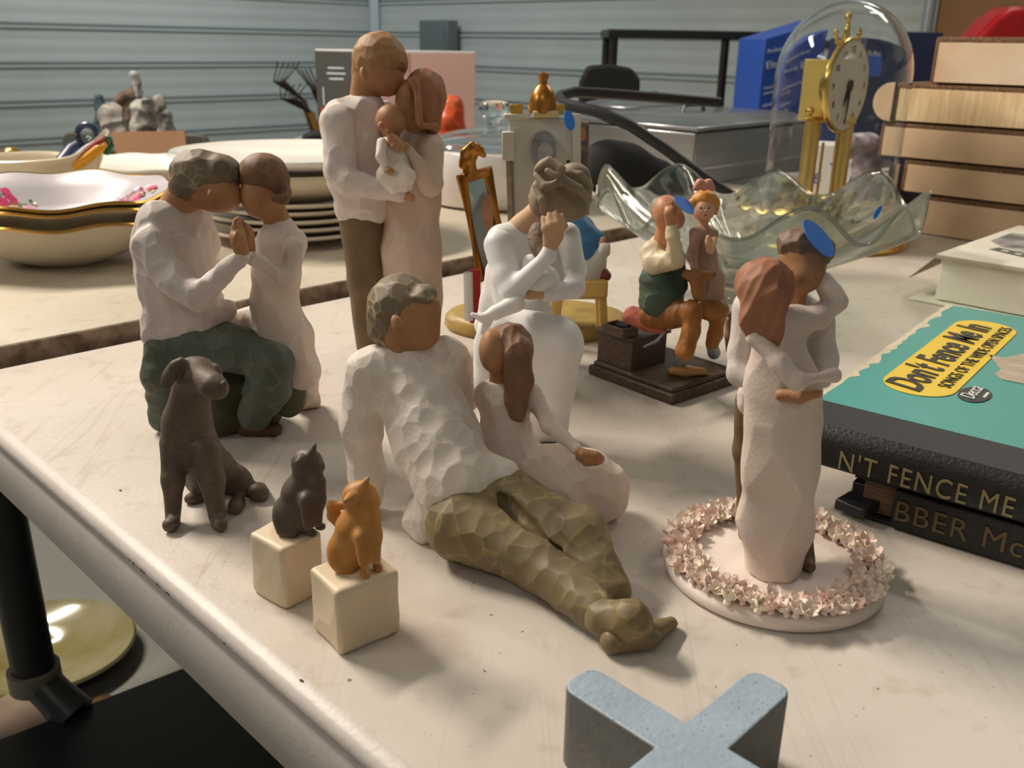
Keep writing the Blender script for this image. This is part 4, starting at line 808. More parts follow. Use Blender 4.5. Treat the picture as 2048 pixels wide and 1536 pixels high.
MB().lathe(dc, [(0, 0), (.0175, 0), (.0173, .0004), (0, .0004)], 32, ax=(1, .56), dirs=(tx, ty, EZ)).build('maker_oval', ink, A)
text('maker_script', 'Decca', .0135, dc+EZ*.0005-tx*.0125-ty*.002, tx, ty, mt('ink_white', (222, 222, 214), .5), A, shear=.4, sx=.8)
MB().box(dc+EZ*.0006+tx*.003-ty*.0062, tx, ty, EZ, .006, .0009, .0001).build('maker_bar', MATS['ink_white'], A)
fg = [cover(1978, 708), cover(2010, 714), cover(2048, 706), cover(2075, 725), cover(2060, 768), cover(2005, 757), cover(1988, 745), cover(2002, 738), cover(1990, 722)]
for p in fg: p[2] = .0553
MB().prism((0, 0, .0553), (1, 0, 0), (0, 1, 0), EZ, [(p[0], p[1]) for p in fg], .0004).build('printed_figure', mt('print_pale', (196, 178, 158), .35, var=.35, vs=70), A, smooth=0)
gl = mt('gold_letters', (150, 136, 92), .5)
Ysp = -ld*.0062
q = P0-ld*.041; bl = onp = None
def spine_at(px, py, off):
    o_ = P0-ld*(.041+off); d = ray(px, py); t = ((o_-CAM)@ld)/(d@ld); return CAM+d*t
p = spine_at(1676, 917, .0063)
text('spine_lettering', "N'T FENCE ME IN", .0168, np.array([p[0], p[1], .0325]), sd, EZ, gl, A, sx=.80, sp=1.16)
B_ = empty('record_album', P0+sd*.2+ld*.13, 'worn black record album with torn spine, underneath the teal one', 'record album'); B_.location.z = 0
o = P0-ld*.037+sd*.048; o[2] = 0
MB().box(o+sd*.13+ld*.14+EZ*.0145, sd, ld, EZ, .13, .135, .0105).build('record_sleeves', MATS['sleeve_brown'], B_)
MB().box(o+sd*.13+ld*.142+EZ*.0265, sd, ld, EZ, .135, .142, .0012).build('front_board', blk, B_)
MB().box(o+sd*.13+ld*.142+EZ*.0014, sd, ld, EZ, .135, .142, .0013).build('back_board', blk, B_)
MB().box(o+sd*.142+EZ*.0137, sd, ld, EZ, .122, .0035, .0125).build('spine', blk2, B_, bev=.0015)
p = spine_at(1792, 1000, -.037+.037)
o_ = o-ld*.0037; d = ray(1790, 1004); t = ((o_-CAM)@ld)/(d@ld); p = CAM+d*t
text('spine_lettering', 'BBER McGEE', .0185, np.array([p[0], p[1], .0075]), sd, EZ, mt('gold_letters_dull', (104, 84, 48), .5), B_, sx=.95, sp=1.1)
c = at(1722, 1015, .004); MB().box(c+EZ*.004, (.8, .6, .1), (-.58, .8, -.05), EZ, .0135, .0105, .0035).box(c+EZ*.010+ld*.012, sd, ld, EZ, .008, .010, .005).build('torn_spine_flap', mt('black_leather', (34, 36, 40), .4, bump=.4, bs=200), B_, bev=.0012)
for i, (x, y) in enumerate(((1652, 880), (1706, 945), (1752, 958))):
    p = at(x, y, .022); MB().tube([p, p+sd*.010+EZ*.001, p+sd*.02-EZ*.002], [.002, .0026, .001], 6, flat=.4).build('torn_paper_scrap', mt('kraft_scrap', (150, 110, 66), .8, var=.3, vs=100), B_)
# ================================================================ white flat box with film-strip print
o = at(1864, 606); hB = .047
A = empty('flat_box', o+E1*.16+E2*.13, 'white flat box with film-strip print on its lid and bent open flap', 'box')
wht = mt('box_white', (226, 220, 206), .6, var=.05, vs=20); gry = mt('box_grey_board', (172, 160, 142), .7, var=.1, vs=60)
MB().box(o+E1*.16+E2*.135+EZ*(.004+hB/2), E1, E2, EZ, .16, .13, hB/2).build('tray', wht, A, bev=.0012)
MB().box(o+E1*.148+E2*.13+EZ*.0018, E1, E2, EZ, .172, .137, .0009).build('bottom_flap', wht, A)
zt = .004+hB+.003
MB().box(o+E1*.16+E2*.13+EZ*zt, E1, E2, EZ, .163, .135, .0022).build('lid', gry, A, bev=.0008)
MB().box(o+E1*.16+E2*.13+EZ*(zt+.0026), E1, E2, EZ, .163, .135, .0003).build('lid_paper', wht, A)
lp = o-E1*.003+EZ*zt
MB().hexa([lp+E2*.0, lp+E2*.115, lp+E2*.118-E1*.03-EZ*.028, lp+E2*.012-E1*.034-EZ*.034], [p+EZ*.001+E1*.001 for p in (lp+E2*.0, lp+E2*.115, lp+E2*.118-E1*.03-EZ*.028, lp+E2*.012-E1*.034-EZ*.034)]).build('side_flap', mt('flap_grey', (150, 142, 128), .7), A)
zp = zt+.003
film = mt('film_grey', (82, 80, 78), .5); white = mt('film_white', (218, 214, 206), .5)
def lidxy(u, v): return (u, v)
base_ = o+EZ*zp
band = [(.028+.30*t, .068-.062*math.sin(t*1.9)+.0) for t in np.linspace(0, .6, 12)]; up_ = [(x+.004, y+.020) for x, y in band]
MB().prism(base_, E1, E2, EZ, band+up_[::-1], .0003).build('film_strip_print', film, A, smooth=0)
for i in range(1, 11):
    x, y = band[i]; MB().prism(base_+EZ*.0004, E1, E2, EZ, [(x-.004, y+.007), (x+.003, y+.0065), (x+.004, y+.013), (x-.003, y+.0135)], .0002).build('film_hole_print', white, A, smooth=0)
MB().prism(base_, E1, E2, EZ, [(.01, .125), (.03, .098), (.07, .07), (.12, .052), (.2, .045), (.25, .06), (.26, .2), (.01, .2)], .0003).build('photo_print', mt('photo_grey', (100, 98, 96), .5, var=.9, vs=28, rgb2=(214, 210, 204)), A, smooth=0)
# ================================================================ cardboard stack
cb = mt('cardboard_face', (226, 196, 160), .65, var=.35, vs=22, rgb2=(238, 218, 190), strx=(1, 1, 2.2), bump=.15, bs=90)
ce_ = mt('corrugated_edge', (128, 92, 60), .75, var=.8, vs=260, rgb2=(58, 40, 26), bump=.8, bs=300); cb2 = mt('cardboard_tan', (220, 188, 152), .65, var=.2, vs=20)
Q0 = at(1850, 470); nn = E2
def onface(px, py, back=0.0):
    d = ray(px, py); t = ((Q0+E2*back-CAM)@nn)/(d@nn); return CAM+d*t
labs = ['tan flat cardboard box at the bottom of the stack', 'tan flat cardboard box second from the bottom of the stack', 'long tan cardboard box sticking out, middle of the stack', 'cream cardboard box with striped front and rounded side flap, second from the top', 'pale stained flat cardboard box on top of the stack']
zb = 0
for i, (xl, yt, yb) in enumerate(((1830, 397, 470), (1800, 326, 396), (1757, 250, 322), (1790, 166, 249), (1862, 76, 165))):
    xm = 1950
    p0 = onface(xl, (yt+yb)/2); p0[2] = 0; w = .36-((p0-Q0)@E1)
    zt = onface(xm, yt+(4 if i < 4 else -3))[2]; h = zt-zb if i else zt
    c = p0+E1*w/2+E2*.17
    A = empty('cardboard_box', c+EZ*zb, labs[i], 'cardboard box', 'flat cardboard boxes in the stack')
    MB().box(c+EZ*(zb+h/2), E1, E2, EZ, w/2, .165, h/2-.0005).build('box_shell', ce_, A, bev=.004, seg=3)
    fm_ = cb if i in (3, 4) else cb2
    if i == 4: fm_ = mt('cardboard_stained', (228, 208, 184), .65, var=.8, vs=9, rgb2=(214, 170, 126), bump=.2, bs=60)
    if i == 3:
        fm_ = mt('cardboard_striped', (230, 206, 166), .65, var=.7, vs=26, rgb2=(206, 160, 108), strx=(1, 1, .3)); 
        for nd in fm_.node_tree.nodes:
            if nd.type == 'MAPPING': nd.inputs['Rotation'].default_value = (0, .8, .0); nd.inputs['Scale'].default_value = (6, 6, .5)
    MB().box(c-E2*.1665+E1*.003+EZ*(zb+h/2-.0035), E1, E2, EZ, w/2-.0045, .0012, h/2-.0052).build('front_panel', fm_, A, bev=.0006)
    if i == 3:
        q = p0-E1*.001+EZ*(zb+h*.5); MB().prism(q-E2*.002, E1, EZ, E2, poly_arc((-.004, 0), .029, 90, 270, 10)+[(0.0, -.029), (0, .029)], .003).build('rounded_flap', cb2, A, bev=.0005)
    zb += h
tag(MB().box(onface(1788, 395, .05)*np.array([1, 1, 0])+EZ*.045-E1*.012+E2*.09, E1, E2, EZ, .010, .06, .045).build('black_binder', blk, None, bev=.003), 'black binder standing behind the cardboard box stack', 'binder')
# ================================================================ glass bowl and dome clock
glass = mt('clear_glass', (250, 253, 252), .0, trans=1, spec=.5); glass.node_tree.nodes['Principled BSDF'].inputs['IOR'].default_value = 1.38
gthin = mt('dome_glass', (252, 254, 254), .0, trans=1); gthin.node_tree.nodes['Principled BSDF'].inputs['IOR'].default_value = 1.3
bc = np.array([.272, 1.045, 0.0])
A = empty('glass_bowl', bc, 'large clear glass bowl with ruffled flaring rim', 'bowl')
def rf(sgn):
    def f(a, r, z, i):
        t = max(0, (r-.05)/.13); w = math.cos(9*(a+math.pi/2)); w2 = math.cos(36*a); u = math.cos(3*(a+1.7))
        return r*(1+.05*t*u), z+t*t*(.017*w+.006*u)+.0011*min(1, t*3)*w2*(1.3-t)*sgn
    return f
outer = [(.0, .0), (.048, .0), (.052, .002), (.050, .006), (.046, .012), (.052, .022), (.068, .034), (.09, .048), (.115, .062), (.14, .078), (.16, .093), (.175, .106), (.181, .111)]
inner = [(.181, .1125), (.179, .1132), (.172, .109), (.156, .098), (.136, .084), (.111, .069), (.086, .056), (.062, .044), (.03, .036), (0, .034)]
no = len(outer)
MB().lathe(bc, outer+inner, 216, fn=lambda a, r, z, i: rf(1)(a, r, z, i)).build('bowl_shell', thin_glass('bowl_glass', (246, 250, 246), .45, 22, (1, 1, .25)), A, smooth=70)
MB().lathe(aty(1755, 425, .93), [(0, 0), (.0075, 0), (.0075, .0003), (0, .0003)], 20, ax=(.45, 1), dirs=(RT*.95+UP*.3, UP*.9+RT*.4, -FW)).build('price_sticker', mt('sticker_blue', (0, 0, 0)), A, label='blue price sticker')
kc = np.array([.462, 1.385, 0.]); brass = mt('brass', (228, 194, 114), .22, .95, var=.08, vs=40); brassd = mt('brass_satin', (210, 178, 104), .35, .9)
A = empty('dome_clock', kc, 'brass anniversary clock under a tall glass dome', 'clock')
MB().lathe(kc, [(0, 0), (.118, 0), (.120, .004), (.117, .009), (.108, .013), (.104, .018), (.098, .020), (0, .020)], 72).build('brass_base', brass, A, smooth=50)
R_, zs = .093, .235
dp = [(R_, .0205)]+[(R_, .0205+(zs-.0205)*i/4) for i in range(1, 5)]+[(R_*math.cos(a), zs+.100*math.sin(a)) for a in np.linspace(.1, math.pi/2, 14)]
dp[-1] = (0, zs+.100); ip = [(max(r-.0016, 0), z-.0016 if z > zs else z) for r, z in dp[::-1]]
MB().lathe(kc, dp+ip, 72).build('glass_dome', gthin, A, smooth=70)
def ck(px, py, Y): return aty(px, py, Y)
for x0, y0, x1, y1, Y in ((1628, 232, 1602, 400, 1.375), (1692, 245, 1668, 400, 1.39)):
    p = ck(x0, y0, Y); q = np.array([p[0], p[1], .02]); MB().tube([q, p], .0115, 20).tube([q, q+EZ*.004], .015, 20).build('pillar', brassd, A, smooth=50)
p0 = ck(1625, 236, 1.375); p1 = ck(1700, 240, 1.39)
MB().box((p0+p1)/2, (p1-p0)/np.linalg.norm(p1-p0), (0, 1, 0), EZ, np.linalg.norm(p1-p0)/2+.004, .018, .004).build('platform', brass, A, bev=.001)
S(1).e(1620, 222, 136, 9, 9, 9).e(1620, 238, 136, 12, 5, 10).mesh('knob', brass, A, .9, clip=None)
dn = np.array([.725, -.688, .0]); du = EZ; dr_ = np.cross(du, dn); dc = ck(1697, 172, 1.365)
MB().box(ck(1645, 180, 1.40), dn, dr_, EZ, .018, .030, .042).build('movement_case', mt('brass_light', (232, 204, 120), .4, .7), A, bev=.001)
for k_, rr_ in ((-.030, .028), (-.022, .040), (-.015, .047)): MB().lathe(dc+dn*k_, [(0, 0), (rr_, 0), (rr_+.001, .003), (rr_, .006), (0, .006)], 48, dirs=(dr_, du, dn)).build('gear_ring', brass, A)
MB().lathe(dc-dn*.009, [(0, 0), (.060, 0), (.064, .002), (.0645, .006), (.063, .009), (.0605, .010), (.060, .0085), (0, .0085)], 72, dirs=(dr_, du, dn)).build('bezel', brass, A, smooth=50)
dial = MB().lathe(dc, [(0, 0), (.0602, 0), (.060, .0008), (0, .0008)], 64, dirs=(dr_, du, dn)).build('dial', mt('dial_white', (216, 208, 196), .4), A)
for i in range(12):
    a = math.pi/2-2*math.pi*i/12; s_ = str(i if i else 12)
    text('numeral', s_, .0125, dc+dn*.0011-dr_*(.0035*len(s_))-du*.004+(dr_*math.cos(a)+du*math.sin(a))*.048, dr_, du, ink, dial, ext=.0001)
hc = dc+dn*.003
for ang, ln, w_ in ((-118, .030, .0022), (-92, .050, .0014)):
    a = math.radians(ang); v = dr_*math.cos(a)+du*math.sin(a); MB().tube([hc-v*.008, hc+v*ln*.3, hc+v*ln], [w_, w_*1.3, w_*.3], 6).build('clock_hand', ink, dial)
MB().lathe(hc, [(0, 0), (.008, 0), (.008, .001), (0, .0015)], 16, dirs=(dr_, du, dn)).build('hand_hub', ink, dial)
S(2).c([(1690, 88, 137.5, 10), (1694, 60, 137.5, 6), (1697, 46, 137.5, 4)]).e(1697, 34, 137.5, 7, 9, 7).c([(1697, 30, 137.5, 3), (1697, 20, 137.5, 1.5)]).c([(1690, 84, 137.5, 6), (1674, 84, 137.5, 4), (1672, 70, 137.5, 4), (1672, 58, 137.5, 2)]).c([(1694, 84, 137.5, 6), (1716, 80, 137.5, 4), (1719, 68, 137.5, 4), (1719, 56, 137.5, 2)]).e(1672, 66, 137.5, 5, 8, 5).e(1719, 66, 137.5, 5, 8, 5).mesh('finial_crown', brass, A, .9, clip=None)
p = ck(1647, 285, 1.385); MB().tube([p, np.array([p[0], p[1], .045])], .002, 8).build('pendulum_rod', brassd, A)
for i in range(4):
    a = math.pi/4+i*math.pi/2; MB().lathe((p[0]+.028*math.cos(a), p[1]+.028*math.sin(a), .036), [(0, 0), (.008, .002), (.0115, .008), (.0115, .012), (.008, .018), (0, .020)], 20).build('pendulum_ball', brass, A)
MB().lathe((p[0], p[1], .045), [(0, 0), (.03, 0), (.03, .002), (.008, .004), (0, .012)], 24).build('pendulum_plate', brass, A)
# ================================================================ dishes on the far table
china = mt('china_cream', (226, 214, 192), .22, coat=.15, var=.04, vs=10); chinaw = mt('china_white', (236, 232, 224), .15, coat=.4); gr = mt('gold_rim', (206, 160, 84), .25, .9)
Z2 = .0142
def shell(c, prof, th, name, mat, parent, n=72, ax=(1, 1), rot=0, fn=None):
    inn = [(max(r-th*.6, 0), z+th) for r, z in prof[::-1]]; inn[-1] = (0, inn[-1][1])
    return MB().lathe(c, prof+inn, n, ax=ax, rot=rot, fn=fn).build(name, mat, parent, smooth=60)
def scal(n, am, az):
    def f(a, r, z, i):
        t = min(1, max(0, (r-.06)/.07)); return r*(1+am*t*math.cos(n*a)), z+az*t*t*math.cos(n*a+1.2)
    return f
RO = math.radians(8)
def floral(c, prof, ax, name, label, z0, prints=True, rimr=.0022, th=.0025, tilt=.0):
    A = empty('floral_dish', c+EZ*z0, label, 'dish', 'gold-rimmed dishes nested at the left'); cc = c+EZ*z0
    f0 = scal(8, .018, .0025)
    def f(a, r, z, i): q, w = f0(a, r, z, i); return q, w+tilt*q*math.sin(a)
    shell(cc, prof, th, 'dish_bowl', mt('china_floral', (176, 170, 174), .35, spec=.35) if prints else china, A, 96, ax, RO, f)
    R, zz = prof[-1]; pts = []
    for j in range(120):
        a = 2*math.pi*j/120; r, z = f(a, R, zz+th*.6, 0); x, y = r*ax[0]*math.cos(a), r*ax[1]*math.sin(a)
        pts.append(cc+np.array([x*math.cos(RO)-y*math.sin(RO), x*math.sin(RO)+y*math.cos(RO), z]))
    MB().tube(pts, rimr, 6, closed=True).build('gold_rim', gr, A)
    return A, f
PC = np.array([-.545, 1.105, 0.])
deep = [(0, 0), (.045, 0), (.05, .003), (.07, .010), (.095, .022), (.112, .038), (.125, .053), (.132, .056)]
floral(PC, deep, (1, .86), 'x', 'deep cream serving bowl with gold rim, bottom of the nested floral dishes', Z2, False)
sh2 = [(0, 0), (.05, 0), (.078, .010), (.096, .026), (.120, .036), (.136, .040)]
floral(PC, sh2, (1, .80), 'x', 'gold-rimmed scalloped dish nested between two others', Z2+.032, False)
A, f = floral(PC, sh2, (1, .78), 'x', 'scalloped oval dish printed with pink roses, top of the nested dishes', Z2+.044, True, tilt=.05)
rr = random.Random(9)
def innerpt(a, r):
    zz = 0
    for (r0_, z0_), (r1_, z1_) in zip(sh2[:-1], sh2[1:]):
        if r0_ <= r <= r1_: zz = z0_+(z1_-z0_)*(r-r0_)/(r1_-r0_)
    q, z = f(a, r, zz+.0048, 0); x, y = q*math.cos(a), q*.78*math.sin(a)
    return PC+np.array([x*math.cos(RO)-y*math.sin(RO), x*math.sin(RO)+y*math.cos(RO), z+Z2+.044])
for nm, col, cnt, sz in (('rose_print', (222, 70, 120), 11, .0075), ('pale_rose_print', (240, 176, 190), 12, .0065), ('leaf_print', (96, 128, 70), 14, .0035), ('yellow_print', (230, 200, 110), 9, .0035), ('lilac_print', (190, 150, 190), 6, .004)):
    g = MB(); fa = rr
    for (ac, rc_) in ((.5, .078), (2.55, .066), (.35, .088), (2.75, .074)):
        for _ in range(cnt if nm != 'yellow_print' else cnt):
            a = ac+fa.gauss(0, .16); r = rc_+fa.gauss(0, .012); r = min(max(r, .055), .130)
            p = innerpt(a, r); s = sz*fa.uniform(.6, 1.1); v = [innerpt(a+s/r*math.cos(t), min(max(r+s*math.sin(t), .05), .1355))+EZ*(.0005+fa.random()*.0006) for t in np.linspace(0, 6.283, 8, False)]
            g.add(v, [tuple(range(8))])
    o = g.build(nm, mt(nm, col, .25, coat=.4, var=.4, vs=200), A, smooth=0); o['kind'] = 'stuff'
# sauce boat
GC = aty(60, 400, 1.36); GC[2] = Z2
A = empty('sauce_boat', GC, 'cream sauce boat with tiny flowers holding scissors and pens', 'sauce boat')
bp = [(0, 0), (.05, 0), (.055, .004), (.045, .012), (.065, .028), (.09, .05), (.102, .075), (.100, .085), (.108, .092)]
def gf(a, r, z, i):
    a_ = (a+math.pi) % (2*math.pi)-math.pi; e = math.exp(-(a_/.42)**2); t = max(0, (z-.04)/.05)
    return r*(1+.18*e*t-.10*math.exp(-((abs(a_)-.75)/.3)**2)*t), z+.036*e*t**2+.001*math.sin(5*a)*t
gi = [(max(r-.003, 0), z+.0012) for r, z in bp[::-1]]; gi[-1] = (0, .004)
MB().lathe(GC, bp+gi, 96, ax=(1, .55), fn=gf).build('boat_body', china, A, smooth=60)
for (x, y), col in (((52, 378), (222, 140, 90)), ((125, 362), (200, 90, 70)), ((134, 368), (120, 110, 180)), ((180, 357), (170, 140, 150)), ((118, 374), (110, 140, 90))):
    p = aty(x, y, 1.36-.057+.0+abs(x-60)*.0001); vd = ray(x, y); S(.5).e(x, y, (1.36-.0545+((x-60)/180)**2*.035)*100, 7, 6, 3).mesh('flower_print', mt('fp%d' % col[0], col, .4), A, 1.0, clip=None, lap=0)
Ys = 1.36
def up(x, y, d=0): return aty(x, y, Ys+d)
A = empty('scissors', up(150, 330), 'navy-handled scissors standing in the sauce boat', 'scissors')
nav = mt('plastic_navy', (38, 52, 84), .3)
ring = [up(176+21*math.cos(a)*.95+4*math.sin(a), 273+23*math.sin(a)) for a in np.linspace(0, 6.283, 24, False)]
MB().tube(ring, .0046, 10, closed=True).build('handle_loop', nav, A)
MB().tube([up(163, 286), up(148, 300), up(124, 328, -.02)], [.008, .014, .012], 12, flat=.6, upv=FW).tube([up(178, 294, -.012), up(155, 310, -.012), up(130, 338, -.008)], [.005, .008, .007], 10, flat=.6, upv=FW).build('handle_grip', nav, A, smooth=60)
MB().tube([up(128, 335), up(90, 372, .0)], [.006, .003], 6, flat=.3, upv=FW).build('blade', mt('steel', (190, 190, 190), .25, .9), A)
MB().lathe(up(177, 276, -.016), [(0, 0), (.004, 0), (.003, .002), (0, .003)], 12, dirs=(RT, UP, -FW)).build('pivot_screw', MATS['steel'], A)
for pts, r, col, lab in (([(203, 280), (150, 325), (120, 345)], .0042, (170, 44, 52), 'red pen leaning in the sauce boat beside the scissors'), ([(206, 292), (170, 318), (135, 345)], .0075, (232, 164, 36), 'yellow marker leaning in the sauce boat'), ([(182, 288), (150, 312), (110, 345)], .0036, (226, 222, 220), 'white pen between scissors and red pen')):
    P_ = [up(x, y, -.022) for x, y in pts]; A = empty('pen' if r < .005 else 'marker', P_[0], lab, 'pen'); d = P_[-1]-P_[0]
    MB().tube([P_[0], P_[0]+d*.1, P_[0]+d*.8, P_[-1]], [r*.6, r, r, r*.5], 12).build('barrel', mt('pen%d' % col[0], col, .3), A, smooth=60); MB().tube([P_[0]-d*.08, P_[0]], [r*.5, r*.6], 8).build('cap', mt('pen%d' % col[0], col), A)
A = tag(MB().tube([up(206, 296), up(212, 276), up(222, 277), up(224, 290), up(212, 308)], .0035, 8).build('green_clip', mt('plastic_green', (24, 120, 74), .3)), 'bent green plastic clip hooked behind the yellow marker', 'clip')
p = aty(24, 314, 1.62); A = empty('lidded_jar', np.array([p[0], p[1], Z2]), 'jar with round gold knob behind the sauce boat', 'jar')
MB().lathe((p[0], p[1], Z2), [(0, 0), (.05, 0), (.06, .02), (.06, .042), (.04, .052), (.012, .056), (0, .056)], 40).build('jar_body', china, A, smooth=60)
MB().lathe(p-EZ*.012, [(.004, -.02), (.006, -.002), (.014, .004), (.018, .012), (.016, .022), (.008, .028), (0, .029)], 32).build('knob', gr, A, smooth=60)
# white plates and platters
c = aty(300, 420, 1.52); c[2] = Z2
A = empty('serving_plate', c, 'white scalloped plate behind the floral dishes', 'plate'); shell(c, [(0, 0), (.07, 0), (.08, .01), (.10, .045), (.125, .062), (.145, .066)], .003, 'plate_body', chinaw, A, 96, (1, .8), 0, scal(12, .015, .001))
XC = np.array([-.305, 1.295, 0.])
for i in range(5):
    A = empty('dinner_plate', XC+EZ*(Z2+.0105*i), ['cream dinner plate at the bottom of the plate stack', 'cream dinner plate second from the bottom of the stack', 'cream dinner plate in the middle of the stack', 'cream dinner plate fourth up in the stack', 'cream dinner plate directly under the serving bowl'][i], 'plate', 'stacked cream plates')
    rr_ = .128-.003*(i % 2); shell(XC+EZ*(Z2+.0105*i)+np.array([.003*math.sin(i*2), 0, 0]), [(0, 0), (.075, 0), (.078, .002), (.082, .004), (rr_-.004, .0135), (rr_, .0155)], .0035, 'plate_body', china, A)
z = Z2+.0105*5+.001
A = empty('serving_bowl', XC+EZ*z, 'cream serving bowl on the plate stack under the platter', 'bowl'); shell(XC+EZ*z, [(0, 0), (.07, 0), (.075, .004), (.105, .014), (.125, .028), (.134, .038)], .004, 'bowl_body', china, A)
A = empty('oval_platter', XC+EZ*(z+.030), 'large white oval platter on top of the plate stack', 'platter'); shell(XC+EZ*(z+.040), [(0, 0), (.09, 0), (.10, .002), (.135, .010), (.155, .016), (.158, .018)], .004, 'platter_body', chinaw, A, 96, (1.04, .95))
# covered casserole
c = aty(1010, 380, 1.60); c[2] = Z2
A = empty('casserole_dish', c, 'white oval casserole with glass lid behind the easel figurine', 'casserole dish')
MB().lathe(c, [(0, 0), (.12, 0), (.135, .006), (.150, .05), (.152, .088), (.148, .094), (.143, .090), (.14, .05), (.12, .01), (0, .008)], 72, ax=(1, .8)).build('dish_body', mt('casserole_white', (228, 222, 220), .18, coat=.4), A, smooth=60)
p = aty(1188, 292, 1.55); MB().lathe((p[0]-.02, p[1], c[2]+.083), [(0, 0), (.028, 0), (.036, .004), (.034, .008), (0, .007)], 32, ax=(1.1, .8)).build('side_handle', MATS['casserole_white'], A, smooth=60)
MB().lathe(c+EZ*.093, [(.148, 0), (.148, .003), (.13, .013), (.08, .026), (.03, .033), (0, .034), (0, .0305), (.03, .0295), (.08, .0225), (.13, .0095), (.142, .001)], 72, ax=(1, .8), closed=False).build('glass_lid', gthin, A, smooth=60)
MB().lathe(c+EZ*.1275-RT*.02, [(0, 0), (.012, 0), (.011, .008), (.02, .016), (.027, .026), (.025, .036), (.014, .042), (0, .043)], 32).build('glass_knob', glass, A, smooth=60)
# ================================================================ warming trays, bag, boxes
st = mt('stainless', (158, 158, 160), .28, .85, var=.15, vs=8, strx=(1, 1, 6), bump=.1, bs=60); std = mt('stainless_lid', (150, 152, 156), .22, .7, var=.1, vs=10); bp_ = mt('black_plastic', (22, 23, 25), .4)
q0 = at(1385, 376, Z2); NE1 = -E1
def pan(o, w, d, h, label, lid=True):
    A = empty('buffet_warmer', o+E2*w/2+NE1*d/2, label, 'buffet warmer')
    c = o+E2*w/2+NE1*d/2
    MB().box(c+EZ*(h*.46), E2, E1, EZ, w/2-.004, d/2-.004, h*.46).build('pan_body', st, A, bev=.004)
    MB().box(c+EZ*(h*.30), E2, E1, EZ, w/2-.0015, d/2-.0015, .002).build('trim_band', mt('steel_band', (190, 188, 184), .2, .9), A)
    MB().box(c+EZ*(h-.003), E2, E1, EZ, w/2, d/2, .004).build('lid_rim', std, A, bev=.002)
    v = []
    MB().hexa([c+EZ*h+E2*a*(w/2-.01)+E1*b*(d/2-.01) for a, b in ((-1, -1), (1, -1), (1, 1), (-1, 1))], [c+EZ*(h+.014)+E2*a*(w/2-.05)+E1*b*(d/2-.05) for a, b in ((-1, -1), (1, -1), (1, 1), (-1, 1))]).build('lid_dome', std, A, bev=.004)
    MB().tube([c+EZ*(h+.012)-E2*.04, c+EZ*(h+.026)-E2*.035, c+EZ*(h+.026)+E2*.035, c+EZ*(h+.012)+E2*.04], .005, 8, flat=.7).build('lid_handle', bp_, A)
    return A
pan(q0, .46, .34, .112, 'stainless steel buffet warmer with corner towards the camera, behind the glass bowl')
pan(at(1430, 352, Z2)*np.array([1, 1, 0])+EZ*Z2+E2*.14+NE1*.36, .40, .17, .115, 'second stainless buffet warmer standing further back')
s = S(12).c([(1215, 335, 146, 56), (1250, 345, 147, 54), (1310, 372, 148, 48), (1370, 402, 147, 34), (1430, 425, 146, 24)], q=.6)
GZ[0] = Z2; A = empty('black_bag', aty(1300, 400, 1.5)*np.array([1, 1, 0])+EZ*Z2, 'soft black bag with a curved black strap in front of the stainless warmers', 'bag'); s.mesh('bag_body', mt('black_fabric', (17, 17, 19), .8, bump=.3, bs=300), A, 3.0); GZ[0] = 0
MB().tube([aty(x, y, Y) for x, y, Y in ((1440, 205, 1.70), (1330, 196, 1.66), (1220, 188, 1.6), (1150, 184, 1.56), (1118, 192, 1.52), (1128, 208, 1.48), (1190, 222, 1.44), (1260, 250, 1.43), (1330, 297, 1.43), (1400, 350, 1.43), (1475, 400, 1.43))], .0062, 8, flat=1.4).build('strap', mt('black_strap', (38, 39, 42), .45), A)
c = at(1662, 420); A = empty('paper_box', c, 'small white box with blue lettering behind the clock pillars', 'box')
d1 = np.array([.93, -.37, 0]); d2 = np.array([.37, .93, 0]); wb = .052; hb = .112
pw_ = mt('paper_box_white', (222, 216, 208), .6); MB().box(c+d2*.04+EZ*hb/2, d1, d2, EZ, wb, .04, hb/2).build('box_body', pw_, A, bev=.001)
fo = c-d1*wb-d2*.0004; blu = mt('print_blue', (52, 96, 168), .5)
text('box_lettering', 'B   r  Pr', .026, fo+d1*.012+EZ*.045, d1, EZ, blu, A, shear=.2)
MB().prism(fo+d1*.055+EZ*.082, d1, EZ, -d2, [(-.016, 0), (.018, 0), (.013, -.006), (-.011, -.006)], .0004).prism(fo+d1*.055+EZ*.090, d1, EZ, -d2, [(-.010, 0), (.010, 0), (.0, .007)], .0004).build('box_emblem', blu, A, smooth=0)
S(4).c([(1700, 292, 158, 26), (1745, 288, 158, 22)]).c([(1735, 330, 158, 30), (1740, 380, 158, 30)]).mesh('plastic_wrap', mt('wrap_lilac', (176, 160, 172), .35, var=.5, vs=60), A, 2.0, carve=(20, 4))
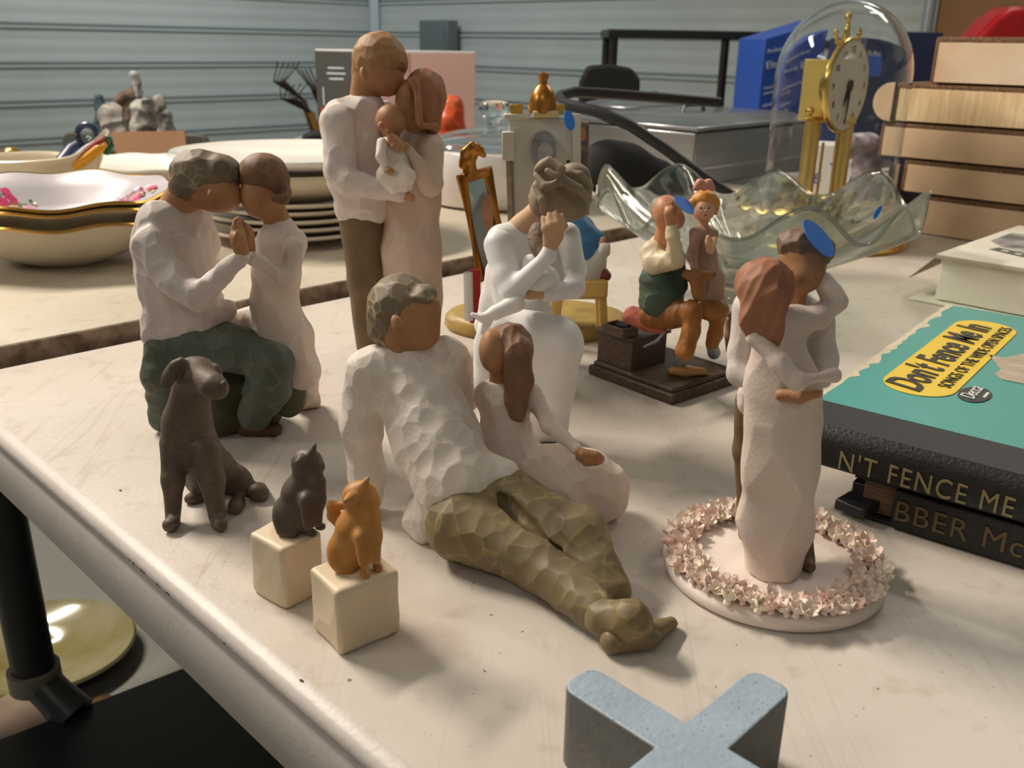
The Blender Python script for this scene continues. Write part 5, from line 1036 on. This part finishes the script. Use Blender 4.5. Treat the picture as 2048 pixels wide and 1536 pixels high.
# ================================================================ back table: shelf, tall boxes
ZT = -.0598
def stand(px, Y, z=ZT): p = aty(px, 300, Y); return np.array([p[0], p[1], z])
A = empty('buffet_box', stand(1540, 2.85), 'tall blue printed appliance box with white lettering beside the black shelf', 'box')
b1 = np.array([.94, .34, 0]); b2 = np.array([-.34, .94, 0]); o = stand(1508, 2.86)
bm = mt('box_blue', (42, 84, 178), .4, var=.1, vs=4); hb = .40; wb = .20
MB().hexa([o, o+b1*wb, o+b1*wb+b2*.14, o+b2*.14], [p+EZ*hh_ for p, hh_ in ((o, hb-.045), (o+b1*wb, hb+.01), (o+b1*wb+b2*.14, hb+.01), (o+b2*.14, hb-.045))]).build('box_body', bm, A, bev=.002)
f0 = o-b2*.001; wh = mt('print_white', (222, 226, 236), .5)
bt = b1+EZ*.2; bt /= np.linalg.norm(bt)
for i, (sz, tx_, zz) in enumerate(((.017, 'Professional Series', .315), (.030, 'Electric Buffet', .272), (.012, 'keeps food warm for hours', .215), (.012, 'stainless steel', .200), (.012, 'adjustable heat', .165), (.012, 'easy to clean', .145))):
    text('box_lettering', tx_, sz, f0+b1*.012+EZ*zz, bt, EZ, wh, A, ext=.0003)
o2 = stand(1660, 2.84); A = empty('buffet_box', o2+b1*.14, 'second blue appliance box seen through the glass dome', 'box')
MB().box(o2+b1*.14+EZ*.19, b1, b2, EZ, .13, .09, .19).build('box_body', mt('box_navy', (50, 62, 104), .4, var=.3, vs=4), A, bev=.002)
MB().box(o2+b1*.05+EZ*.30-b2*.091, b1, b2, EZ, .03, .0006, .035).build('print_panel', mt('box_blue2', (60, 110, 220), .4), A); text('box_lettering', 'Buffet', .022, o2+b1*.02+EZ*.33-b2*.092, b1, EZ, wh, A)
A = empty('plastic_shelf', stand(1500, 3.2), 'black plastic shelf frame on the back table', 'shelf')
zt = aty(1300, 68, 3.15)[2]
xl, xr = aty(1217, 68, 3.15)[0], aty(1826, 75, 3.15)[0]
MB().box(((xl+xr)/2, 3.30, zt), (1, 0, 0), (0, 1, 0), EZ, (xr-xl)/2, .15, .013).build('shelf_top', bp_, A, bev=.004)
for x in (xl+.02, xr-.02):
    for y in (3.17, 3.43): MB().tube([(x, y, ZT), (x, y, zt-.01)], .014, 12).build('post', bp_, A)
x = aty(1452, 100, 3.15)[0]; MB().tube([(x, 3.17, ZT), (x, 3.17, zt)], .014, 12).build('post', bp_, A)
for px, Y, w, hp_, lb in ((1222, 2.71, .08, 128, 'black padded chair back in front of the shelf'), (634, 2.3, .05, 262, 'black rounded chair back behind the standing family')):
    p = aty(px, hp_, Y); A = empty('chair', (p[0], p[1]-.15, FLOOR), lb, 'chair'); zt_ = p[2]
    MB().prism((p[0]-w, p[1], 0), (1, 0, 0), (0, 0, 1), (0, 1, 0), [(0, -.25), (2*w, -.25), (2*w+.005, zt_-.04), (2*w-.02, zt_-.01), (w, zt_), (.015, zt_-.006), (-.005, zt_-.05)], .04).build('backrest', MATS['black_fabric'], A, bev=.01)
    MB().box((p[0], p[1]-.09, -.29), (1, 0, 0), (0, 1, 0), EZ, w+.06, .10, .03).build('seat', MATS['black_fabric'], A, bev=.01)
    for sx in (-1, 1):
        for yy in (-.17, -.02): MB().tube([(p[0]+sx*(w+.03), p[1]+yy, -.3), (p[0]+sx*(w+.03), p[1]+yy, FLOOR)], .012, 8).build('leg', bp_, A)
    MB().tube([(p[0], p[1]+.02, -.3), (p[0], p[1]+.02, -.22)], .02, 8).build('backrest_support', bp_, A)
# fan box
o = stand(712, 2.80); g1 = np.array([.985, .17, 0]); g2 = np.array([-.9, .43, 0]); hb = aty(722, 104, 2.80)[2]-ZT; wb = .355
A = empty('appliance_box', o+g1*wb/2+g2*.04, 'pink and charcoal appliance box behind the standing family', 'box')
dg_ = mt('box_charcoal', (84, 84, 80), .5); pk = mt('box_pink', (214, 176, 166), .5, var=.1, vs=3)
q = [o, o+g1*wb, o+g1*wb+g2*.13, o+g2*.13]
MB().hexa(q, [p+EZ*hb for p in q]).build('box_body', pk, A, bev=.002)
MB().hexa([o-g1*.0012, o+g2*.13-g1*.0012, o+g2*.13-g1*.0002, o-g1*.0002], [p+EZ*hb for p in (o-g1*.0012, o+g2*.13-g1*.0012, o+g2*.13-g1*.0002, o-g1*.0002)]).build('side_print', dg_, A, smooth=0)
MB().hexa([p+EZ*hb for p in q], [p+EZ*(hb+.006) for p in q]).build('box_top', mt('box_top_white', (236, 232, 230), .5), A, bev=.001)
pn = np.cross(g2, EZ); pn = pn if pn[1] < 0 else -pn
sg = -g2
for i, (w_, zz) in enumerate(((.055, .045), (.065, .060), (.05, .075))): MB().box(o+g2*.055-g1*.003+EZ*(hb-zz), g2, g1, EZ, w_/2, .0006, .0022).build('print_line', wh, A)
MB().tube([o+g2*.10-g1*.005+EZ*(hb-.10), o+g2*.10-g1*.005+EZ*(hb-.15)], .003, 6).build('print_whisk', wh, A); MB().lathe(o+g2*.10-g1*.005+EZ*(hb-.165), [(0, -.012), (.012, 0), (0, .012)], 12).build('print_red', mt('print_red', (200, 70, 54), .5), A)
MB().box(o+g1*.16-np.cross(g1, EZ)*-.0008+EZ*hb*.5, g1, np.cross(EZ, g1), EZ, .002, .001, hb/2).build('fold_line', mt('fold_pink', (196, 158, 148), .6), A)
GZ[0] = ZT; s = S(6).c([(905, 210, 262, 22), (900, 245, 262, 30), (915, 262, 262, 20)]).c([(905, 280, 262, 30), (905, 320, 262, 34)]); s.mesh('snack_bag', mt('foil_red_orange', (214, 62, 36), .3, var=.8, vs=14, rgb2=(230, 130, 70)), None, 4, carve=(40, 10), clip='g'); GZ[0] = 0
tag(bpy.data.objects['snack_bag'], 'crumpled red and orange bag in front of the pink appliance box', 'bag')
# gas can
c = stand(1963, 3.05); A = empty('fuel_can', c, 'red plastic fuel can behind the cardboard box stack', 'fuel can')
zt = aty(1963, 12, 3.05)[2]; rd = mt('plastic_red', (176, 16, 24), .35)
P = [(-.125, ZT), (.125, ZT), (.13, ZT+.2), (.128, zt-.10), (.115, zt-.07), (.06, zt-.012), (.02, zt), (-.02, zt-.003), (-.06, zt-.03), (-.105, zt-.085), (-.125, zt-.12)]
MB().prism((c[0], c[1]-.07, 0), (1, 0, 0), EZ, (0, 1, 0), P, .14).build('can_body', rd, A, bev=.02, seg=4)
MB().tube([(c[0]+.02, c[1]-.075, zt-.018), (c[0]+.06, c[1]-.078, zt-.035), (c[0]+.105, c[1]-.075, zt-.085)], .011, 10).build('handle', rd, A)
# brown board, pipe and electric box on the back wall
def onwall(px, py, off=.06):
    P_ = CR-E2*off; d = ray(px, py); t = ((P_-CAM)@E2)/(d@E2); return CAM+d*t
a, b = onwall(1862, 130), onwall(2120, 130); w = (b-a)@E1
tag(MB().box(a+E1*w/2+EZ*(.7-a[2])*1+E2*.0, E1, E2, EZ, w/2, .02, 1.2).build('door_1', mt('door_brown', (150, 104, 58), .55, var=.2, vs=4)), kind='structure')
a = onwall(1850, 75, .12); tag(MB().tube([np.array([a[0], a[1], FLOOR]), np.array([a[0], a[1], 2.4])], .026, 12).build('conduit_pipe', mt('pipe_grey', (170, 176, 180), .4, .5)), 'grey metal conduit pipe running up the back wall beside the brown door', 'pipe')
a, b = onwall(853, 41, .08), onwall(910, 130, .08); A = empty('electrical_panel', (a+b)/2, 'grey electrical panel box mounted on the back wall', 'electrical panel')
MB().box((a+b)/2-E2*.02, E1, E2, EZ, ((b-a)@E1)/2, .05, (a[2]-b[2])/2).build('panel_box', mt('panel_grey', (112, 120, 122), .5, .2), A, bev=.006)
MB().box((a+b)/2+E2*-.073, E1, E2, EZ, ((b-a)@E1)/2-.02, .006, (a[2]-b[2])/2-.02).build('panel_door', MATS['panel_grey'], A, bev=.004)
# ================================================================ chair with cardboard box and papers
A = empty('chair', aty(268, 300, 2.75)*np.array([1, 1, 0])+EZ*FLOOR, 'grey chair holding a cardboard box of crumpled newspaper', 'chair')
gc = mt('chair_grey', (88, 88, 84), .6, var=.1, vs=20); p0, p1 = aty(122, 275, 2.78), aty(414, 275, 2.78); w = p1[0]-p0[0]; zt = aty(268, 266, 2.78)[2]
MB().prism((p0[0], 2.78, 0), (1, 0, 0), EZ, (0, 1, 0), [(0, -.25), (w, -.25)]+[(w-.03+x, zt-.03+y) for x, y in poly_arc((0, 0), .03, 0, 90, 5)]+[(.03+x, zt-.03+y) for x, y in poly_arc((0, 0), .03, 90, 180, 5)], .03).build('backrest', gc, A, bev=.006)
MB().box((p0[0]+w/2, 2.56, -.31), (1, 0, 0), (0, 1, 0), EZ, w/2, .21, .02).build('seat', gc, A, bev=.006)
for sx in (.02, w-.02):
    MB().tube([(p0[0]+sx, 2.795, -.22), (p0[0]+sx, 2.795, FLOOR)], .011, 8).build('leg', bp_, A); MB().tube([(p0[0]+sx, 2.38, -.32), (p0[0]+sx, 2.38, FLOOR)], .011, 8).build('leg', bp_, A)
c = np.array([aty(300, 300, 2.52)[0], 2.54, -.289]); A = empty('cardboard_box', c, 'open brown cardboard box on the grey chair, full of crumpled newspaper', 'cardboard box')
kb = mt('kraft', (164, 122, 88), .7, var=.1, vs=10); zt2 = aty(300, 333, 2.42)[2]; hb = zt2-c[2]; wb = .105
for n_, cc, hx, hy in (('side', (-wb, 0), .003, .12), ('side', (wb, 0), .003, .12), ('side', (0, -.12), wb, .003), ('side', (0, .12), wb, .003)): MB().box(c+np.array([cc[0], cc[1], hb/2]), (1, 0, 0), (0, 1, 0), EZ, hx, hy, hb/2).build('box_side', kb, A)
MB().box(c+EZ*.003, (1, 0, 0), (0, 1, 0), EZ, wb, .12, .003).build('box_bottom', kb, A)
fa, fb_, fc_, fd = aty(238, 334, 2.40), aty(376, 331, 2.40), aty(369, 262, 2.42), aty(222, 264, 2.42)
MB().hexa([fa, fb_, fc_, fd], [p+np.array([0, .004, 0]) for p in (fa, fb_, fc_, fd)]).build('front_flap', kb, A)
for i, (pts, col) in enumerate((([(285, 268, 250, 22), (290, 222, 250, 26), (312, 208, 250, 16)], (196, 190, 182)), ([(236, 262, 252, 24), (222, 232, 252, 24)], (190, 184, 176)), ([(205, 225, 254, 12), (198, 196, 254, 9)], (74, 96, 104)), ([(246, 204, 262, 15), (270, 186, 262, 12)], (128, 104, 88)), ([(272, 166, 246, 7), (268, 152, 246, 6)], (206, 206, 206)), ([(326, 232, 258, 15), (334, 262, 258, 17)], (180, 178, 172)))):
    s = S(6).c(pts+([(pts[0][0], 290, pts[0][2], 18)] if i != 4 else [(278, 190, 246, 6)])); s.mesh('crumpled_paper', mt('news%d' % i, col, .8, var=.7, vs=40, bump=.5, bs=60), None, 3.0, carve=(32, 14), clip=None)
nm = ['crumpled newspaper sheet at the front of the box on the chair', 'crumpled newspaper sheet beside the box flap', 'dark teal wrapped lump poking out of the newspaper box', 'brown paper lump on top of the newspapers', 'pale plastic scrap at the very top of the newspaper box', 'folded newspaper sheet at the outer side of the chair box']
for i, o in enumerate([o for o in bpy.data.objects if o.name.startswith('crumpled_paper')]): tag(o, nm[i], 'paper')
# garden tools
tb_ = mt('tool_dark', (52, 46, 42), .6, .3)
def tool(hx, hy, Y, tx_, ty_, n, lab, col, spread, curl):
    top = aty(hx, hy, Y); A = empty('garden_fork', np.array([top[0]+.2, Y+.15, FLOOR]), lab, 'garden tool')
    MB().tube([top, np.array([top[0]+.2, Y+.15, FLOOR])], .013, 10).build('handle', mt('tool%d' % col[0], col, .6), A)
    for i in range(n):
        e = aty(tx_+(i-(n-1)/2)*spread, ty_-abs(i-(n-1)/2)*2, Y-.02); m_ = (top+e)/2+np.array([curl, -.03, .0]); MB().tube([top, m_, e], [.006, .005, .003], 6).build('tine', tb_, A)
tool(606, 200, 3.9, 578, 128, 5, 'dark cultivator fork leaning near the room corner', (92, 66, 40), 11, -.06)
tool(622, 225, 3.8, 588, 170, 5, 'wide dark rake head below the cultivator fork', (150, 110, 40), 14, -.05)
tool(640, 215, 3.7, 606, 140, 4, 'purple-handled hand fork beside the charcoal box', (80, 60, 130), 9, .02)
# ================================================================ below the near table
lp = at(110, 1306, FLOOR+.02); A = empty('oval_platter', (lp[0], lp[1], FLOOR), 'glossy yellow marbled round platter on the floor below the table', 'platter')
mar = mt('marble_yellow', (122, 114, 62), .15, coat=.3, var=1, vs=9, rgb2=(146, 138, 110))
shell(np.array([lp[0]-.02, lp[1], FLOOR+.001]), [(0, 0), (.06, 0), (.065, .004), (.10, .012), (.14, .026), (.152, .034)], .005, 'platter_body', mar, A, 72, (1, .9))
o = at(290, 1290, FLOOR); A = tag(MB().box(o+np.array([.10, .12, .03]), E2, E1, EZ, .11, .13, .03).build('folded_cloth', mt('dark_purple_brown', (58, 46, 48), .6, var=.2, vs=20), None, bev=.01), 'dark folded cloth beside the yellow platter on the floor', 'cloth')
o = at(110, 1440, FLOOR); tag(MB().box(o+np.array([-.0, -.10, .02]), (.9, -.4, 0), (.4, .9, 0), EZ, .12, .08, .02).build('paper_parcel', mt('parcel_brown', (128, 108, 90), .7, var=.3, vs=20), None, bev=.008), 'brown paper parcel on the floor near the black post', 'parcel')
o = at(196, 1412, FLOOR)+np.array([.03, -.04, 0])
tag(MB().lathe(o+EZ*.001, [(0, 0), (.022, .004), (.03, .02), (.022, .036), (0, .04)], 24).build('gourd', mt('gourd_orange', (196, 134, 34), .4, var=.6, vs=40)), 'small orange gourd beside the black shelf edge', 'gourd')
A = empty('black_crate', at(280, 1450, -.45)*np.array([1, 1, 0])+EZ*FLOOR, 'large black plastic shelf tray with a post under the table edge', 'shelf')
l0, l1 = at(-40, 1512, -.45), at(372, 1350, -.45); dd = (l1-l0); L0 = np.linalg.norm(dd); dd /= L0; pp = np.array([dd[1], -dd[0], 0])
L0 = .95
c = l0+dd*L0/2+pp*.25
MB().box(c-EZ*.10, dd, pp, EZ, L0/2, .25, .10).build('crate_body', bp_, A, bev=.006)
MB().box(c+EZ*.0, dd, pp, EZ, L0/2+.006, .256, .008).build('crate_rim', bp_, A, bev=.003)
for k_ in (.35, .42): MB().tube([c-dd*L0/2+pp*(k_-.25)+EZ*.010, c+dd*L0/2+pp*(k_-.25)+EZ*.010], .003, 6).build('ridge', mt('black_ridge', (40, 41, 43), .35), A)
for k_ in ((-.9, -.23), (-.9, .2), (.9, -.23), (.9, .2)): MB().box(c+dd*L0/2*k_[0]+pp*k_[1]+EZ*(-.2-(.54-.20)/2+.03)*1, dd, pp, EZ, .02, .02, .17).build('foot', bp_, A) if 0 else MB().tube([c+dd*L0/2*k_[0]+pp*k_[1]-EZ*.19, np.array([*(c+dd*L0/2*k_[0]+pp*k_[1])[:2], FLOOR])], .02, 10).build('foot', bp_, A)
pb = at(150, 1432, -.45); pt_ = aty(70, 1352, pb[1]+.02)
vt = np.array([pt_[0], pt_[1], .10])
MB().tube([pb, pb+(pt_-pb)*.5, pt_], [.024, .021, .021], 14).build('post_foot', mt('black_satin', (40, 44, 46), .3), A, smooth=60)
MB().tube([pt_-EZ*.012, pt_+EZ*.012], .028, 16).build('post_collar', mt('collar_grey', (112, 104, 94), .5), A)
px_t = aty(-22, 890, pt_[1]+.02); MB().tube([pt_, px_t], .023, 16).build('post', bp_, A, smooth=60)
